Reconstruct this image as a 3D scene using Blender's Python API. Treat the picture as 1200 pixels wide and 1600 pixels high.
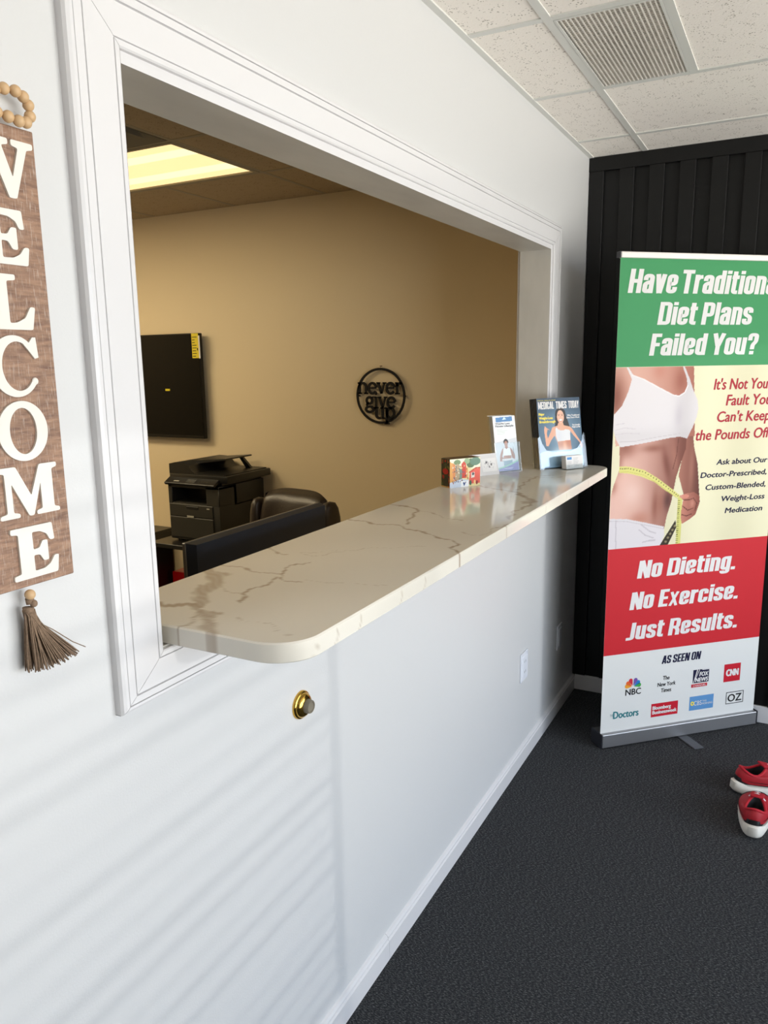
import bpy, bmesh, math, random
import numpy as np
from mathutils import Vector, Matrix
random.seed(7); np.random.seed(7)
D = bpy.data; S = bpy.context.scene; C = S.collection
PI = math.pi
for o in list(D.objects): D.objects.remove(o)

# ------------------------------------------------------------------ camera
H = 2.5345                       # ceiling height
cd = D.cameras.new('camera'); cam = D.objects.new('camera', cd); C.objects.link(cam); S.camera = cam
yaw, pitch, roll = 0.4904, -0.1920, -0.0144
fw = Vector((-math.sin(yaw)*math.cos(pitch), math.cos(yaw)*math.cos(pitch), math.sin(pitch)))
r0 = Vector((math.cos(yaw), math.sin(yaw), 0)); u0 = r0.cross(fw)
rt = math.cos(roll)*r0 + math.sin(roll)*u0; up = -math.sin(roll)*r0 + math.cos(roll)*u0
cam.matrix_world = Matrix(((rt.x, up.x, -fw.x, 0.902), (rt.y, up.y, -fw.y, -3.7099), (rt.z, up.z, -fw.z, 1.6481), (0, 0, 0, 1)))
cd.sensor_fit = 'VERTICAL'; cd.sensor_height = 36; cd.sensor_width = 27; cd.lens = 1201.17/1600*36
cd.clip_start = 0.02; cd.clip_end = 60

# ------------------------------------------------------------------ world: bright overcast sky over pale ground
w = D.worlds.new('daylight'); S.world = w; w.use_nodes = True
nt = w.node_tree; nt.nodes.clear()
tc = nt.nodes.new('ShaderNodeTexCoord'); sp = nt.nodes.new('ShaderNodeSeparateXYZ'); rp = nt.nodes.new('ShaderNodeValToRGB')
bg = nt.nodes.new('ShaderNodeBackground'); wo = nt.nodes.new('ShaderNodeOutputWorld'); ma = nt.nodes.new('ShaderNodeMath')
ma.operation = 'MULTIPLY_ADD'; ma.inputs[1].default_value = 0.5; ma.inputs[2].default_value = 0.5
nt.links.new(tc.outputs['Generated'], sp.inputs[0]); nt.links.new(sp.outputs['Z'], ma.inputs[0]); nt.links.new(ma.outputs[0], rp.inputs[0])
nt.links.new(rp.outputs[0], bg.inputs[0]); nt.links.new(bg.outputs[0], wo.inputs[0])
e = rp.color_ramp.elements
e[0].position = 0.0; e[0].color = (1.14, 1.08, 1.00, 1)
e[1].position = 1.0; e[1].color = (0.46, 0.62, 0.86, 1)
a = e.new(0.47); a.color = (1.30, 1.255, 1.18, 1)
a = e.new(0.53); a.color = (0.66, 0.745, 0.87, 1)
bg.inputs[1].default_value = 6.9

# ------------------------------------------------------------------ sun, low and hazy, coming through the blinds
sd = D.lights.new('sun', 'SUN'); sun = D.objects.new('sun', sd); C.objects.link(sun)
sd.energy = 0.5; sd.angle = math.radians(0.45); sd.color = (1.0, 0.97, 0.93)
sun.rotation_euler = Vector((-1.0, 0.06, -0.20)).to_track_quat('-Z', 'Y').to_euler()
sun.location = (6, -3, 3)

# ------------------------------------------------------------------ exposure
S.view_settings.view_transform = 'Standard'; S.view_settings.look = 'None'
S.view_settings.exposure = 0.0; S.view_settings.gamma = 1.0; S.view_settings.use_curve_mapping = False

WX = 3.6                                                    # the window wall
WIN = [(-2.50, -0.12, 0.12, 2.30), (-4.6, -2.505, 0.12, 2.30)]   # y0, y1, z0, z1 of the two windows
for (y0, y1, z0, z1) in WIN:
    ld = D.lights.new('window_portal', 'AREA'); lo = D.objects.new('window_portal', ld); C.objects.link(lo)
    ld.shape = 'RECTANGLE'; ld.size = y1-y0; ld.size_y = z1-z0; ld.cycles.is_portal = True
    lo.matrix_world = Matrix(((0, 0, 1, WX+0.13), (1, 0, 0, (y0+y1)/2), (0, 1, 0, (z0+z1)/2), (0, 0, 0, 1)))   # -Z faces -x

# ------------------------------------------------------------------ materials
def lin(c):
    if isinstance(c, str): c = tuple(int(c[i:i+2], 16)/255 for i in (0, 2, 4))
    return tuple(((x+0.055)/1.055)**2.4 if x > 0.04045 else x/12.92 for x in c[:3])
MATS = {}
def mat(name, col, rough=0.5, metal=0.0, bump=0.0, bscale=100.0, var=0.0, vscale=5.0, coat=0.0, spec=0.5, attr=None, emit=None, stretch=None):
    m = D.materials.new(name); m.use_nodes = True; n = m.node_tree.nodes; L = m.node_tree.links
    b = n['Principled BSDF']; b.inputs['Roughness'].default_value = rough; b.inputs['Metallic'].default_value = metal
    b.inputs['Specular IOR Level'].default_value = spec; b.inputs['Coat Weight'].default_value = coat
    c = (*lin(col), 1); b.inputs['Base Color'].default_value = c
    t = n.new('ShaderNodeTexCoord'); src = t.outputs['Object']
    if stretch:
        mp = n.new('ShaderNodeMapping'); mp.inputs['Scale'].default_value = stretch; L.new(src, mp.inputs[0]); src = mp.outputs[0]
    if attr:
        at = n.new('ShaderNodeAttribute'); at.attribute_name = attr; L.new(at.outputs['Color'], b.inputs['Base Color'])
    elif var > 0:
        nz = n.new('ShaderNodeTexNoise'); nz.inputs['Scale'].default_value = vscale; nz.inputs['Detail'].default_value = 5
        cr = n.new('ShaderNodeValToRGB'); cr.color_ramp.elements[0].position = 0.3; cr.color_ramp.elements[1].position = 0.7
        cr.color_ramp.elements[0].color = tuple(max(0, x*(1-var)) for x in c[:3])+(1,)
        cr.color_ramp.elements[1].color = tuple(min(1, x*(1+var)) for x in c[:3])+(1,)
        L.new(src, nz.inputs[0]); L.new(nz.outputs[0], cr.inputs[0]); L.new(cr.outputs[0], b.inputs['Base Color'])
    if bump > 0:
        nb = n.new('ShaderNodeTexNoise'); nb.inputs['Scale'].default_value = bscale; nb.inputs['Detail'].default_value = 3
        bp = n.new('ShaderNodeBump'); bp.inputs['Strength'].default_value = bump; bp.inputs['Distance'].default_value = 0.002
        L.new(src, nb.inputs[0]); L.new(nb.outputs[0], bp.inputs['Height']); L.new(bp.outputs[0], b.inputs['Normal'])
    if emit:
        b.inputs['Emission Color'].default_value = (*emit[0], 1); b.inputs['Emission Strength'].default_value = emit[1]
    MATS[name] = m; return m
M_wall = mat('white_wall_paint', (0.815, 0.815, 0.815), 0.42, bump=0.12, bscale=260, var=0.006, vscale=1.5)
M_trim = mat('white_gloss_trim', (0.86, 0.855, 0.86), 0.22, bump=0.05, bscale=60)
M_jamb = mat('primed_jamb', (0.80, 0.785, 0.755), 0.45, bump=0.2, bscale=40, var=0.07, vscale=9, stretch=(1.5, .5, .5))
M_beige = mat('beige_wall_paint', (0.865, 0.795, 0.66), 0.6, bump=0.15, bscale=220)
M_black = mat('black_panel_paint', (0.045, 0.045, 0.044), 0.5, bump=0.1, bscale=150, spec=0.35)
M_grid = mat('grey_ceiling_grid', (0.86, 0.86, 0.84), 0.45)
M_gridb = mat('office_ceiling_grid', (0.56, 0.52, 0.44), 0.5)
M_plenum = mat('plenum_dark', (0.10, 0.10, 0.10), 0.9)
M_seam = mat('seam_dark', (0.30, 0.29, 0.28), 0.9)

def tile_mat(name, col):
    m = D.materials.new(name); m.use_nodes = True; n = m.node_tree.nodes; L = m.node_tree.links; b = n['Principled BSDF']
    b.inputs['Roughness'].default_value = 0.9
    t = n.new('ShaderNodeTexCoord')
    v = n.new('ShaderNodeTexVoronoi'); v.inputs['Scale'].default_value = 120; v.inputs['Randomness'].default_value = 1
    nz = n.new('ShaderNodeTexNoise'); nz.inputs['Scale'].default_value = 26; nz.inputs['Detail'].default_value = 2
    n2 = n.new('ShaderNodeTexNoise'); n2.inputs['Scale'].default_value = 170; n2.inputs['Detail'].default_value = 4
    th = n.new('ShaderNodeMath'); th.operation = 'MULTIPLY_ADD'; th.inputs[1].default_value = 0.9; th.inputs[2].default_value = -0.27
    lt = n.new('ShaderNodeMath'); lt.operation = 'LESS_THAN'
    mx = n.new('ShaderNodeMixRGB'); c = lin(col)
    mx.inputs[1].default_value = (*c, 1); mx.inputs[2].default_value = (c[0]*0.50, c[1]*0.48, c[2]*0.45, 1)
    for q in (v, nz, n2): L.new(t.outputs['Object'], q.inputs['Vector'])
    L.new(nz.outputs[0], th.inputs[0]); L.new(v.outputs['Distance'], lt.inputs[0]); L.new(th.outputs[0], lt.inputs[1])
    L.new(lt.outputs[0], mx.inputs[0]); L.new(mx.outputs[0], b.inputs['Base Color'])
    bp = n.new('ShaderNodeBump'); bp.inputs['Strength'].default_value = 0.35; bp.inputs['Distance'].default_value = 0.003
    L.new(n2.outputs[0], bp.inputs['Height']); L.new(bp.outputs[0], b.inputs['Normal'])
    return m
M_tile = tile_mat('fissured_ceiling_tile', (0.975, 0.95, 0.92))
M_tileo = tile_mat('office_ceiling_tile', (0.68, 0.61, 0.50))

def carpet_mat():
    m = D.materials.new('charcoal_loop_carpet'); m.use_nodes = True; n = m.node_tree.nodes; L = m.node_tree.links; b = n['Principled BSDF']
    b.inputs['Roughness'].default_value = 0.95; b.inputs['Specular IOR Level'].default_value = 0.1
    t = n.new('ShaderNodeTexCoord')
    n1 = n.new('ShaderNodeTexNoise'); n1.inputs['Scale'].default_value = 240; n1.inputs['Detail'].default_value = 5; n1.inputs['Roughness'].default_value = 0.75
    mp = n.new('ShaderNodeMapping'); mp.inputs['Scale'].default_value = (0.55, 1.5, 1); mp.inputs['Rotation'].default_value = (0, 0, 0.35)
    cr = n.new('ShaderNodeValToRGB'); el = cr.color_ramp.elements
    el[0].position = 0.36; el[0].color = (*lin((0.11, 0.115, 0.125)), 1); el[1].position = 0.68; el[1].color = (*lin((0.50, 0.505, 0.51)), 1)
    q = el.new(0.52); q.color = (*lin((0.215, 0.22, 0.23)), 1)
    bp = n.new('ShaderNodeBump'); bp.inputs['Strength'].default_value = 0.8; bp.inputs['Distance'].default_value = 0.004
    L.new(t.outputs['Object'], mp.inputs[0]); L.new(mp.outputs[0], n1.inputs['Vector']); L.new(n1.outputs[0], cr.inputs[0]); L.new(cr.outputs[0], b.inputs['Base Color'])
    L.new(n1.outputs[0], bp.inputs['Height']); L.new(bp.outputs[0], b.inputs['Normal']); return m
M_carpet = carpet_mat()

def wood_mat():
    m = D.materials.new('distressed_brown_wood'); m.use_nodes = True; n = m.node_tree.nodes; L = m.node_tree.links; b = n['Principled BSDF']
    b.inputs['Roughness'].default_value = 0.62
    t = n.new('ShaderNodeTexCoord'); mp = n.new('ShaderNodeMapping'); mp.inputs['Scale'].default_value = (1, 1, 6.0)
    n1 = n.new('ShaderNodeTexNoise'); n1.inputs['Scale'].default_value = 34; n1.inputs['Detail'].default_value = 6
    cr = n.new('ShaderNodeValToRGB'); el = cr.color_ramp.elements
    el[0].position = 0.3; el[0].color = (*lin((0.46, 0.34, 0.275)), 1); el[1].position = 0.72; el[1].color = (*lin((0.65, 0.51, 0.41)), 1)
    mp2 = n.new('ShaderNodeMapping'); mp2.inputs['Scale'].default_value = (1, 1.0, 9.0)
    n2 = n.new('ShaderNodeTexNoise'); n2.inputs['Scale'].default_value = 75; n2.inputs['Detail'].default_value = 8; n2.inputs['Roughness'].default_value = 0.7
    c2 = n.new('ShaderNodeValToRGB'); c2.color_ramp.elements[0].position = 0.59; c2.color_ramp.elements[1].position = 0.72
    mp3 = n.new('ShaderNodeMapping'); mp3.inputs['Scale'].default_value = (1, 9.0, 1.0)
    n3 = n.new('ShaderNodeTexNoise'); n3.inputs['Scale'].default_value = 60; n3.inputs['Detail'].default_value = 6
    c3 = n.new('ShaderNodeValToRGB'); c3.color_ramp.elements[0].position = 0.55; c3.color_ramp.elements[1].position = 0.78
    mxa = n.new('ShaderNodeMath'); mxa.operation = 'MAXIMUM'
    ml = n.new('ShaderNodeMath'); ml.operation = 'MULTIPLY'; ml.inputs[1].default_value = 0.55
    mx = n.new('ShaderNodeMixRGB'); mx.inputs[2].default_value = (*lin((0.82, 0.77, 0.72)), 1)
    for mpp, nn in ((mp, n1), (mp2, n2), (mp3, n3)): L.new(t.outputs['Object'], mpp.inputs[0]); L.new(mpp.outputs[0], nn.inputs['Vector'])
    L.new(n1.outputs[0], cr.inputs[0]); L.new(n2.outputs[0], c2.inputs[0]); L.new(n3.outputs[0], c3.inputs[0])
    L.new(c2.outputs[0], mxa.inputs[0]); L.new(c3.outputs[0], mxa.inputs[1]); L.new(mxa.outputs[0], ml.inputs[0]); L.new(ml.outputs[0], mx.inputs[0])
    L.new(cr.outputs[0], mx.inputs[1]); L.new(mx.outputs[0], b.inputs['Base Color']); return m
M_wood = wood_mat()

def clear_mat(name, tint, gloss=0.10, rough=0.03):
    m = D.materials.new(name); m.use_nodes = True; n = m.node_tree.nodes; L = m.node_tree.links; n.remove(n['Principled BSDF'])
    tr = n.new('ShaderNodeBsdfTransparent'); tr.inputs[0].default_value = (*tint, 1)
    gl = n.new('ShaderNodeBsdfGlossy'); gl.inputs['Roughness'].default_value = rough
    fr = n.new('ShaderNodeLayerWeight'); fr.inputs[0].default_value = 0.5
    pw = n.new('ShaderNodeMath'); pw.operation = 'POWER'; pw.inputs[1].default_value = 4.0
    ad = n.new('ShaderNodeMath'); ad.operation = 'MULTIPLY_ADD'; ad.inputs[1].default_value = 0.5; ad.inputs[2].default_value = gloss
    mx = n.new('ShaderNodeMixShader'); L.new(fr.outputs['Facing'], pw.inputs[0]); L.new(pw.outputs[0], ad.inputs[0]); L.new(ad.outputs[0], mx.inputs[0])
    L.new(tr.outputs[0], mx.inputs[1]); L.new(gl.outputs[0], mx.inputs[2]); L.new(mx.outputs[0], n['Material Output'].inputs[0]); return m
M_acryl = clear_mat('clear_acrylic', (0.95, 0.975, 0.985), 0.10, 0.10)
M_acryl2 = clear_mat('thin_clear_acrylic', (0.93, 0.96, 0.97), 0.015, 0.08)
M_glass = clear_mat('window_glass', (0.97, 0.98, 0.98), 0.03, 0.0)

M_print = mat('colour_print', (1, 1, 1), 0.55, attr='Col', spec=0.2)
M_gprint = mat('gloss_colour_print', (1, 1, 1), 0.42, attr='Col', spec=0.35)
M_quartz = mat('veined_white_quartz', (1, 1, 1), 0.10, attr='Col', spec=0.6)
M_white = mat('white_print', (0.87, 0.86, 0.855), 0.55, spec=0.2)
M_green = mat('green_print', (0.26, 0.57, 0.365), 0.55, spec=0.2)
M_red = mat('red_print', (0.76, 0.135, 0.175), 0.55, spec=0.2)
M_cream = mat('cream_print', (0.915, 0.905, 0.79), 0.55, spec=0.2)
M_ltgrey = mat('pale_grey_print', (0.86, 0.86, 0.85), 0.55, spec=0.2)
M_crimson = mat('crimson_ink', (0.66, 0.15, 0.21), 0.55, spec=0.2)
M_navy = mat('navy_ink', (0.09, 0.09, 0.22), 0.55, spec=0.2)
M_ink = mat('black_ink', (0.07, 0.07, 0.08), 0.55, spec=0.2)
M_redink = mat('red_ink', (0.75, 0.10, 0.17), 0.55, spec=0.2)
M_teal = mat('teal_ink', (0.17, 0.47, 0.50), 0.55, spec=0.2)
M_sky = mat('sky_blue_ink', (0.36, 0.56, 0.76), 0.55, spec=0.2)
M_yellow = mat('yellow_ink', (0.95, 0.86, 0.25), 0.45)
M_yel2 = mat('bright_yellow_sticker', (0.86, 0.78, 0.12), 0.5)
M_alu = mat('brushed_aluminium', (0.62, 0.62, 0.63), 0.38, metal=0.75)
M_dplastic = mat('dark_end_plastic', (0.15, 0.155, 0.18), 0.4)
M_sprint = mat('silver_foot', (0.30, 0.31, 0.33), 0.5, metal=0.3)
M_brass = mat('polished_brass', (0.85, 0.68, 0.32), 0.12, metal=1.0)
M_rubber = mat('grey_brown_rubber', (0.47, 0.44, 0.38), 0.6)
M_plate = mat('white_plastic_plate', (0.90, 0.91, 0.94), 0.25)
M_slot = mat('dark_slot', (0.12, 0.12, 0.12), 0.6)
M_bead = mat('natural_wood_bead', (0.80, 0.665, 0.50), 0.5, var=0.08, vscale=60)
M_jute = mat('brown_jute_twine', (0.52, 0.43, 0.35), 0.85, var=0.2, vscale=300)
M_cream_letter = mat('cream_letter', (0.90, 0.88, 0.845), 0.5)
M_iron = mat('black_metal_sign', (0.025, 0.02, 0.03), 0.5, spec=0.3)
M_screen = mat('tv_screen', (0.02, 0.02, 0.02), 0.2, spec=0.15)
M_bezel = mat('tv_bezel', (0.03, 0.03, 0.03), 0.3, spec=0.3)
M_prn = mat('charcoal_printer_plastic', (0.155, 0.15, 0.13), 0.5, bump=0.1, bscale=500)
M_prnd = mat('black_printer_plastic', (0.07, 0.07, 0.065), 0.4)
M_prng = mat('printer_screen', (0.24, 0.24, 0.23), 0.25)
M_silver = mat('silver_badge', (0.75, 0.75, 0.72), 0.3, metal=0.5)
M_leather = mat('black_brown_leather', (0.17, 0.135, 0.11), 0.38, bump=0.35, bscale=120)
M_desk = mat('black_wood_laminate', (0.085, 0.08, 0.08), 0.3)
M_monitor = mat('monitor_back_plastic', (0.085, 0.115, 0.16), 0.45, spec=0.3)
M_monedge = mat('monitor_edge_plastic', (0.30, 0.285, 0.26), 0.35)
M_redbox = mat('glossy_red_carton', (0.72, 0.06, 0.08), 0.3)
M_shoe = mat('red_mesh_upper', (0.64, 0.02, 0.10), 0.6, bump=0.5, bscale=700)
M_shoe2 = mat('red_collar_lining', (0.70, 0.06, 0.14), 0.75, bump=0.4, bscale=500)
M_sole = mat('off_white_foam_sole', (0.86, 0.84, 0.80), 0.55, var=0.05, vscale=40)
M_dark = mat('black_foam', (0.06, 0.07, 0.08), 0.6)
M_lace = mat('white_lace', (0.90, 0.86, 0.88), 0.7)
M_ventw = mat('white_egg_crate', (0.86, 0.84, 0.81), 0.5)
M_filter = mat('dusty_filter', (0.60, 0.56, 0.51), 0.9, var=0.3, vscale=6)
M_warm = mat('warm_light_diffuser', (0.9, 0.85, 0.7), 0.5, emit=((1.0, 0.74, 0.36), 1.12))
M_lens2 = mat('warm_light_tube_glow', (0.9, 0.85, 0.7), 0.5, emit=((1.0, 0.86, 0.50), 1.25))
M_warm2 = mat('fill_diffuser', (0.9, 0.85, 0.7), 0.5, emit=((1.0, 0.82, 0.53), 13.0))  # for an added troffer out of view, far stronger than the visible one
M_slat = mat('white_blind_slat', (0.88, 0.87, 0.84), 0.5)

# ------------------------------------------------------------------ geometry helpers
class MB:
    def __init__(s): s.v = []; s.f = []; s.m = []
    def add(s, v, f, mi=0, T=None):
        k = len(s.v)
        s.v += [tuple(T @ Vector(p)) for p in v] if T is not None else [tuple(p) for p in v]
        s.f += [tuple(i+k for i in q) for q in f]; s.m += [mi]*len(f); return s
    def box(s, a, b, mi=0, T=None):
        (x0, y0, z0), (x1, y1, z1) = a, b
        v = [(x0, y0, z0), (x1, y0, z0), (x1, y1, z0), (x0, y1, z0), (x0, y0, z1), (x1, y0, z1), (x1, y1, z1), (x0, y1, z1)]
        return s.add(v, [(0, 3, 2, 1), (4, 5, 6, 7), (0, 1, 5, 4), (1, 2, 6, 5), (2, 3, 7, 6), (3, 0, 4, 7)], mi, T)
    def rbox(s, a, b, r=0.004, seg=2, mi=0, T=None):
        bm = bmesh.new(); bmesh.ops.create_cube(bm, size=1)
        for v in bm.verts: v.co = Vector(((a[i]+b[i])/2 + v.co[i]*(b[i]-a[i]) for i in range(3)))
        r = min(r, 0.49*min(abs(b[i]-a[i]) for i in range(3)))
        bmesh.ops.bevel(bm, geom=bm.edges[:], offset=r, segments=seg, profile=0.5, affect='EDGES')
        bmesh.ops.recalc_face_normals(bm, faces=bm.faces[:])
        bm.verts.ensure_lookup_table(); vs = [v.co.copy() for v in bm.verts]; fs = [[v.index for v in f.verts] for f in bm.faces]; bm.free()
        return s.add(vs, fs, mi, T)
    def prism(s, poly, h0, h1, T=None, mi=0):            # polygon in local xy, extruded along local z
        n = len(poly); area = sum(poly[i][0]*poly[(i+1) % n][1]-poly[(i+1) % n][0]*poly[i][1] for i in range(n))
        if area < 0: poly = poly[::-1]
        v = [(x, y, h0) for x, y in poly]+[(x, y, h1) for x, y in poly]
        f = [tuple(range(n))[::-1], tuple(range(n, 2*n))]+[(i, (i+1) % n, n+(i+1) % n, n+i) for i in range(n)]
        return s.add(v, f, mi, T)
    def ring(s, outer, inner, h0, h1, T=None, mi=0):
        n = len(outer)
        v = [(x, y, h0) for x, y in outer]+[(x, y, h0) for x, y in inner]+[(x, y, h1) for x, y in outer]+[(x, y, h1) for x, y in inner]; f = []
        for i in range(n):
            j = (i+1) % n
            f += [(i, j, 2*n+j, 2*n+i), (n+j, n+i, 3*n+i, 3*n+j), (2*n+i, 2*n+j, 3*n+j, 3*n+i), (j, i, n+i, n+j)]
        return s.add(v, f, mi, T)
    def lathe(s, prof, n=32, T=None, mi=0):              # profile (r, z) about local z
        v = [(r*math.cos(2*PI*k/n), r*math.sin(2*PI*k/n), z) for r, z in prof for k in range(n)]; f = []
        for i in range(len(prof)-1):
            for k in range(n): f.append((i*n+k, i*n+(k+1) % n, (i+1)*n+(k+1) % n, (i+1)*n+k))
        f.append(tuple(range(n))[::-1]); f.append(tuple((len(prof)-1)*n+k for k in range(n)))
        return s.add(v, f, mi, T)
    def tube(s, path, r, n=8, T=None, mi=0):
        P = [Vector(p) for p in path]; R = r if isinstance(r, (list, tuple)) else [r]*len(P); v = []; f = []
        ref = Vector((0.13, 0.31, 0.94)).normalized()
        for i, p in enumerate(P):
            t = (P[min(i+1, len(P)-1)]-P[max(i-1, 0)]).normalized(); a = t.cross(ref)
            if a.length < 1e-3: a = t.cross(Vector((1, 0, 0)))
            a.normalize(); b = t.cross(a)
            v += [p+R[i]*(math.cos(2*PI*k/n)*a+math.sin(2*PI*k/n)*b) for k in range(n)]
        for i in range(len(P)-1):
            for k in range(n): f.append((i*n+k, i*n+(k+1) % n, (i+1)*n+(k+1) % n, (i+1)*n+k))
        f.append(tuple(range(n))[::-1]); f.append(tuple((len(P)-1)*n+k for k in range(n)))
        return s.add(v, f, mi, T)
    def ribbon(s, path, wd, h0, h1, T=None, mi=0):       # flat band following a 2D path
        P = [Vector((p[0], p[1], 0)) for p in path]; n = len(P); Lp = []; Rp = []
        W = wd if isinstance(wd, (list, tuple)) else [wd]*n
        for i in range(n):
            t = (P[min(i+1, n-1)]-P[max(i-1, 0)]).normalized(); q = Vector((-t.y, t.x, 0))*W[i]/2
            Lp.append(P[i]+q); Rp.append(P[i]-q)
        v = [(p.x, p.y, h) for h in (h0, h1) for p in Lp+Rp]; f = []; o = 2*n
        for i in range(n-1):
            f += [(i, i+1, n+i+1, n+i), (o+i, o+n+i, o+n+i+1, o+i+1), (i, o+i, o+i+1, i+1), (n+i, n+i+1, o+n+i+1, o+n+i)]
        f += [(0, n, o+n, o), (n-1, o+n-1, o+2*n-1, 2*n-1)]
        return s.add(v, f, mi, T)
    def ball(s, c, r, n=14, T=None, mi=0, sc=(1, 1, 1), e=1.0):   # (super)ellipsoid
        m = max(6, n//2+1); v = []; f = []
        pw = lambda x: math.copysign(abs(x)**e, x)
        for i in range(m+1):
            ph = -PI/2+PI*i/m
            for k in range(n):
                th = 2*PI*k/n
                v.append((c[0]+r*sc[0]*pw(math.cos(ph))*pw(math.cos(th)), c[1]+r*sc[1]*pw(math.cos(ph))*pw(math.sin(th)), c[2]+r*sc[2]*pw(math.sin(ph))))
        for i in range(m):
            for k in range(n): f.append((i*n+k, i*n+(k+1) % n, (i+1)*n+(k+1) % n, (i+1)*n+k))
        return s.add(v, f, mi, T)

def recalc(me):
    bm = bmesh.new(); bm.from_mesh(me); bmesh.ops.remove_doubles(bm, verts=bm.verts[:], dist=1e-6)
    bmesh.ops.recalc_face_normals(bm, faces=bm.faces[:]); bm.to_mesh(me); bm.free()
def obj(name, mb, m, parent=None, smooth=False, world=False, label=None, fix=True):
    me = D.meshes.new(name); vs = mb.v
    if world and parent is not None:
        inv = parent.matrix_basis.inverted(); p2 = parent.parent
        if p2 is not None: inv = (p2.matrix_basis @ parent.matrix_basis).inverted()
        vs = [tuple(inv @ Vector(p)) for p in vs]
    me.from_pydata(vs, [], mb.f)
    for k in (m if isinstance(m, (list, tuple)) else [m]): me.materials.append(k)
    if isinstance(m, (list, tuple)): me.polygons.foreach_set('material_index', mb.m)
    if fix: recalc(me)
    if smooth:
        me.polygons.foreach_set('use_smooth', [True]*len(me.polygons))
        if smooth is not True: me.set_sharp_from_angle(angle=math.radians(smooth))
    me.update(); o = D.objects.new(name, me); C.objects.link(o)
    if parent is not None: o.parent = parent
    if label: o['label'] = label
    return o
def thing(name, label, cat, loc=(0, 0, 0), rotz=0.0, group=None):
    o = D.objects.new(name, None); C.objects.link(o); o.matrix_basis = Matrix.Translation(loc) @ Matrix.Rotation(rotz, 4, 'Z')
    o.empty_display_size = 0.05; o['label'] = label; o['category'] = cat
    if group: o['group'] = group
    return o
def tag(o, label, cat, group=None):
    o['label'] = label; o['category'] = cat
    if group: o['group'] = group
    return o
def struct(name, mb, m, label=None, **k):
    o = obj(name, mb, m, **k); o['kind'] = 'structure'
    if label: o['label'] = label
    return o
def dup(src, parent, loc=None, name=None):
    c = src.copy(); C.objects.link(c); c.parent = parent
    if loc is not None: c.location = loc
    return c
def ell(cx, cy, rx, ry, n=40, a0=0, a1=2*PI, closed=True):
    m = n if closed else n-1
    return [(cx+rx*math.cos(a0+(a1-a0)*k/m), cy+ry*math.sin(a0+(a1-a0)*k/m)) for k in range(n)]
def soften(poly, r):                                      # clip every corner a little
    out = []; n = len(poly)
    for i in range(n):
        p = Vector(poly[i]); a = Vector(poly[i-1]); b = Vector(poly[(i+1) % n])
        da = (a-p); db = (b-p); ra = min(r, da.length*.4); rb = min(r, db.length*.4)
        A = p+da.normalized()*ra; B = p+db.normalized()*rb; m = (A+B)/4+p/2
        out += [tuple(A), tuple(m), tuple(B)]
    return out

# text: a font curve turned into a mesh, fitted to a baseline, cap height and width
_caps = {}
def text_geo(s, off=0.0, shear=0.0, ext=0.0, res=3):
    cu = D.curves.new('t', 'FONT'); cu.body = s; cu.size = 1; cu.resolution_u = res; cu.offset = off; cu.shear = shear; cu.extrude = ext
    o = D.objects.new('t', cu); C.objects.link(o); dg = bpy.context.evaluated_depsgraph_get(); dg.update()
    me = D.meshes.new_from_object(o.evaluated_get(dg)); v = [tuple(p.co) for p in me.vertices]; f = [tuple(p.vertices) for p in me.polygons]
    D.objects.remove(o); D.curves.remove(cu); D.meshes.remove(me); return v, f
CAP = max(p[1] for p in text_geo('H')[0])
def add_text(mb, s, x0, x1, base, cap, T=None, off=0.0, shear=0.0, z=0.0, mi=0, res=3):
    v, f = text_geo(s, off, shear, 0, res); a = min(p[0] for p in v); b = max(p[0] for p in v); kx = (x1-x0)/(b-a); ky = cap/(CAP+2*off)
    mb.add([(x0+(p[0]-a)*kx, base+(p[1]+off)*ky, z) for p in v], f, mi, T)

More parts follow.
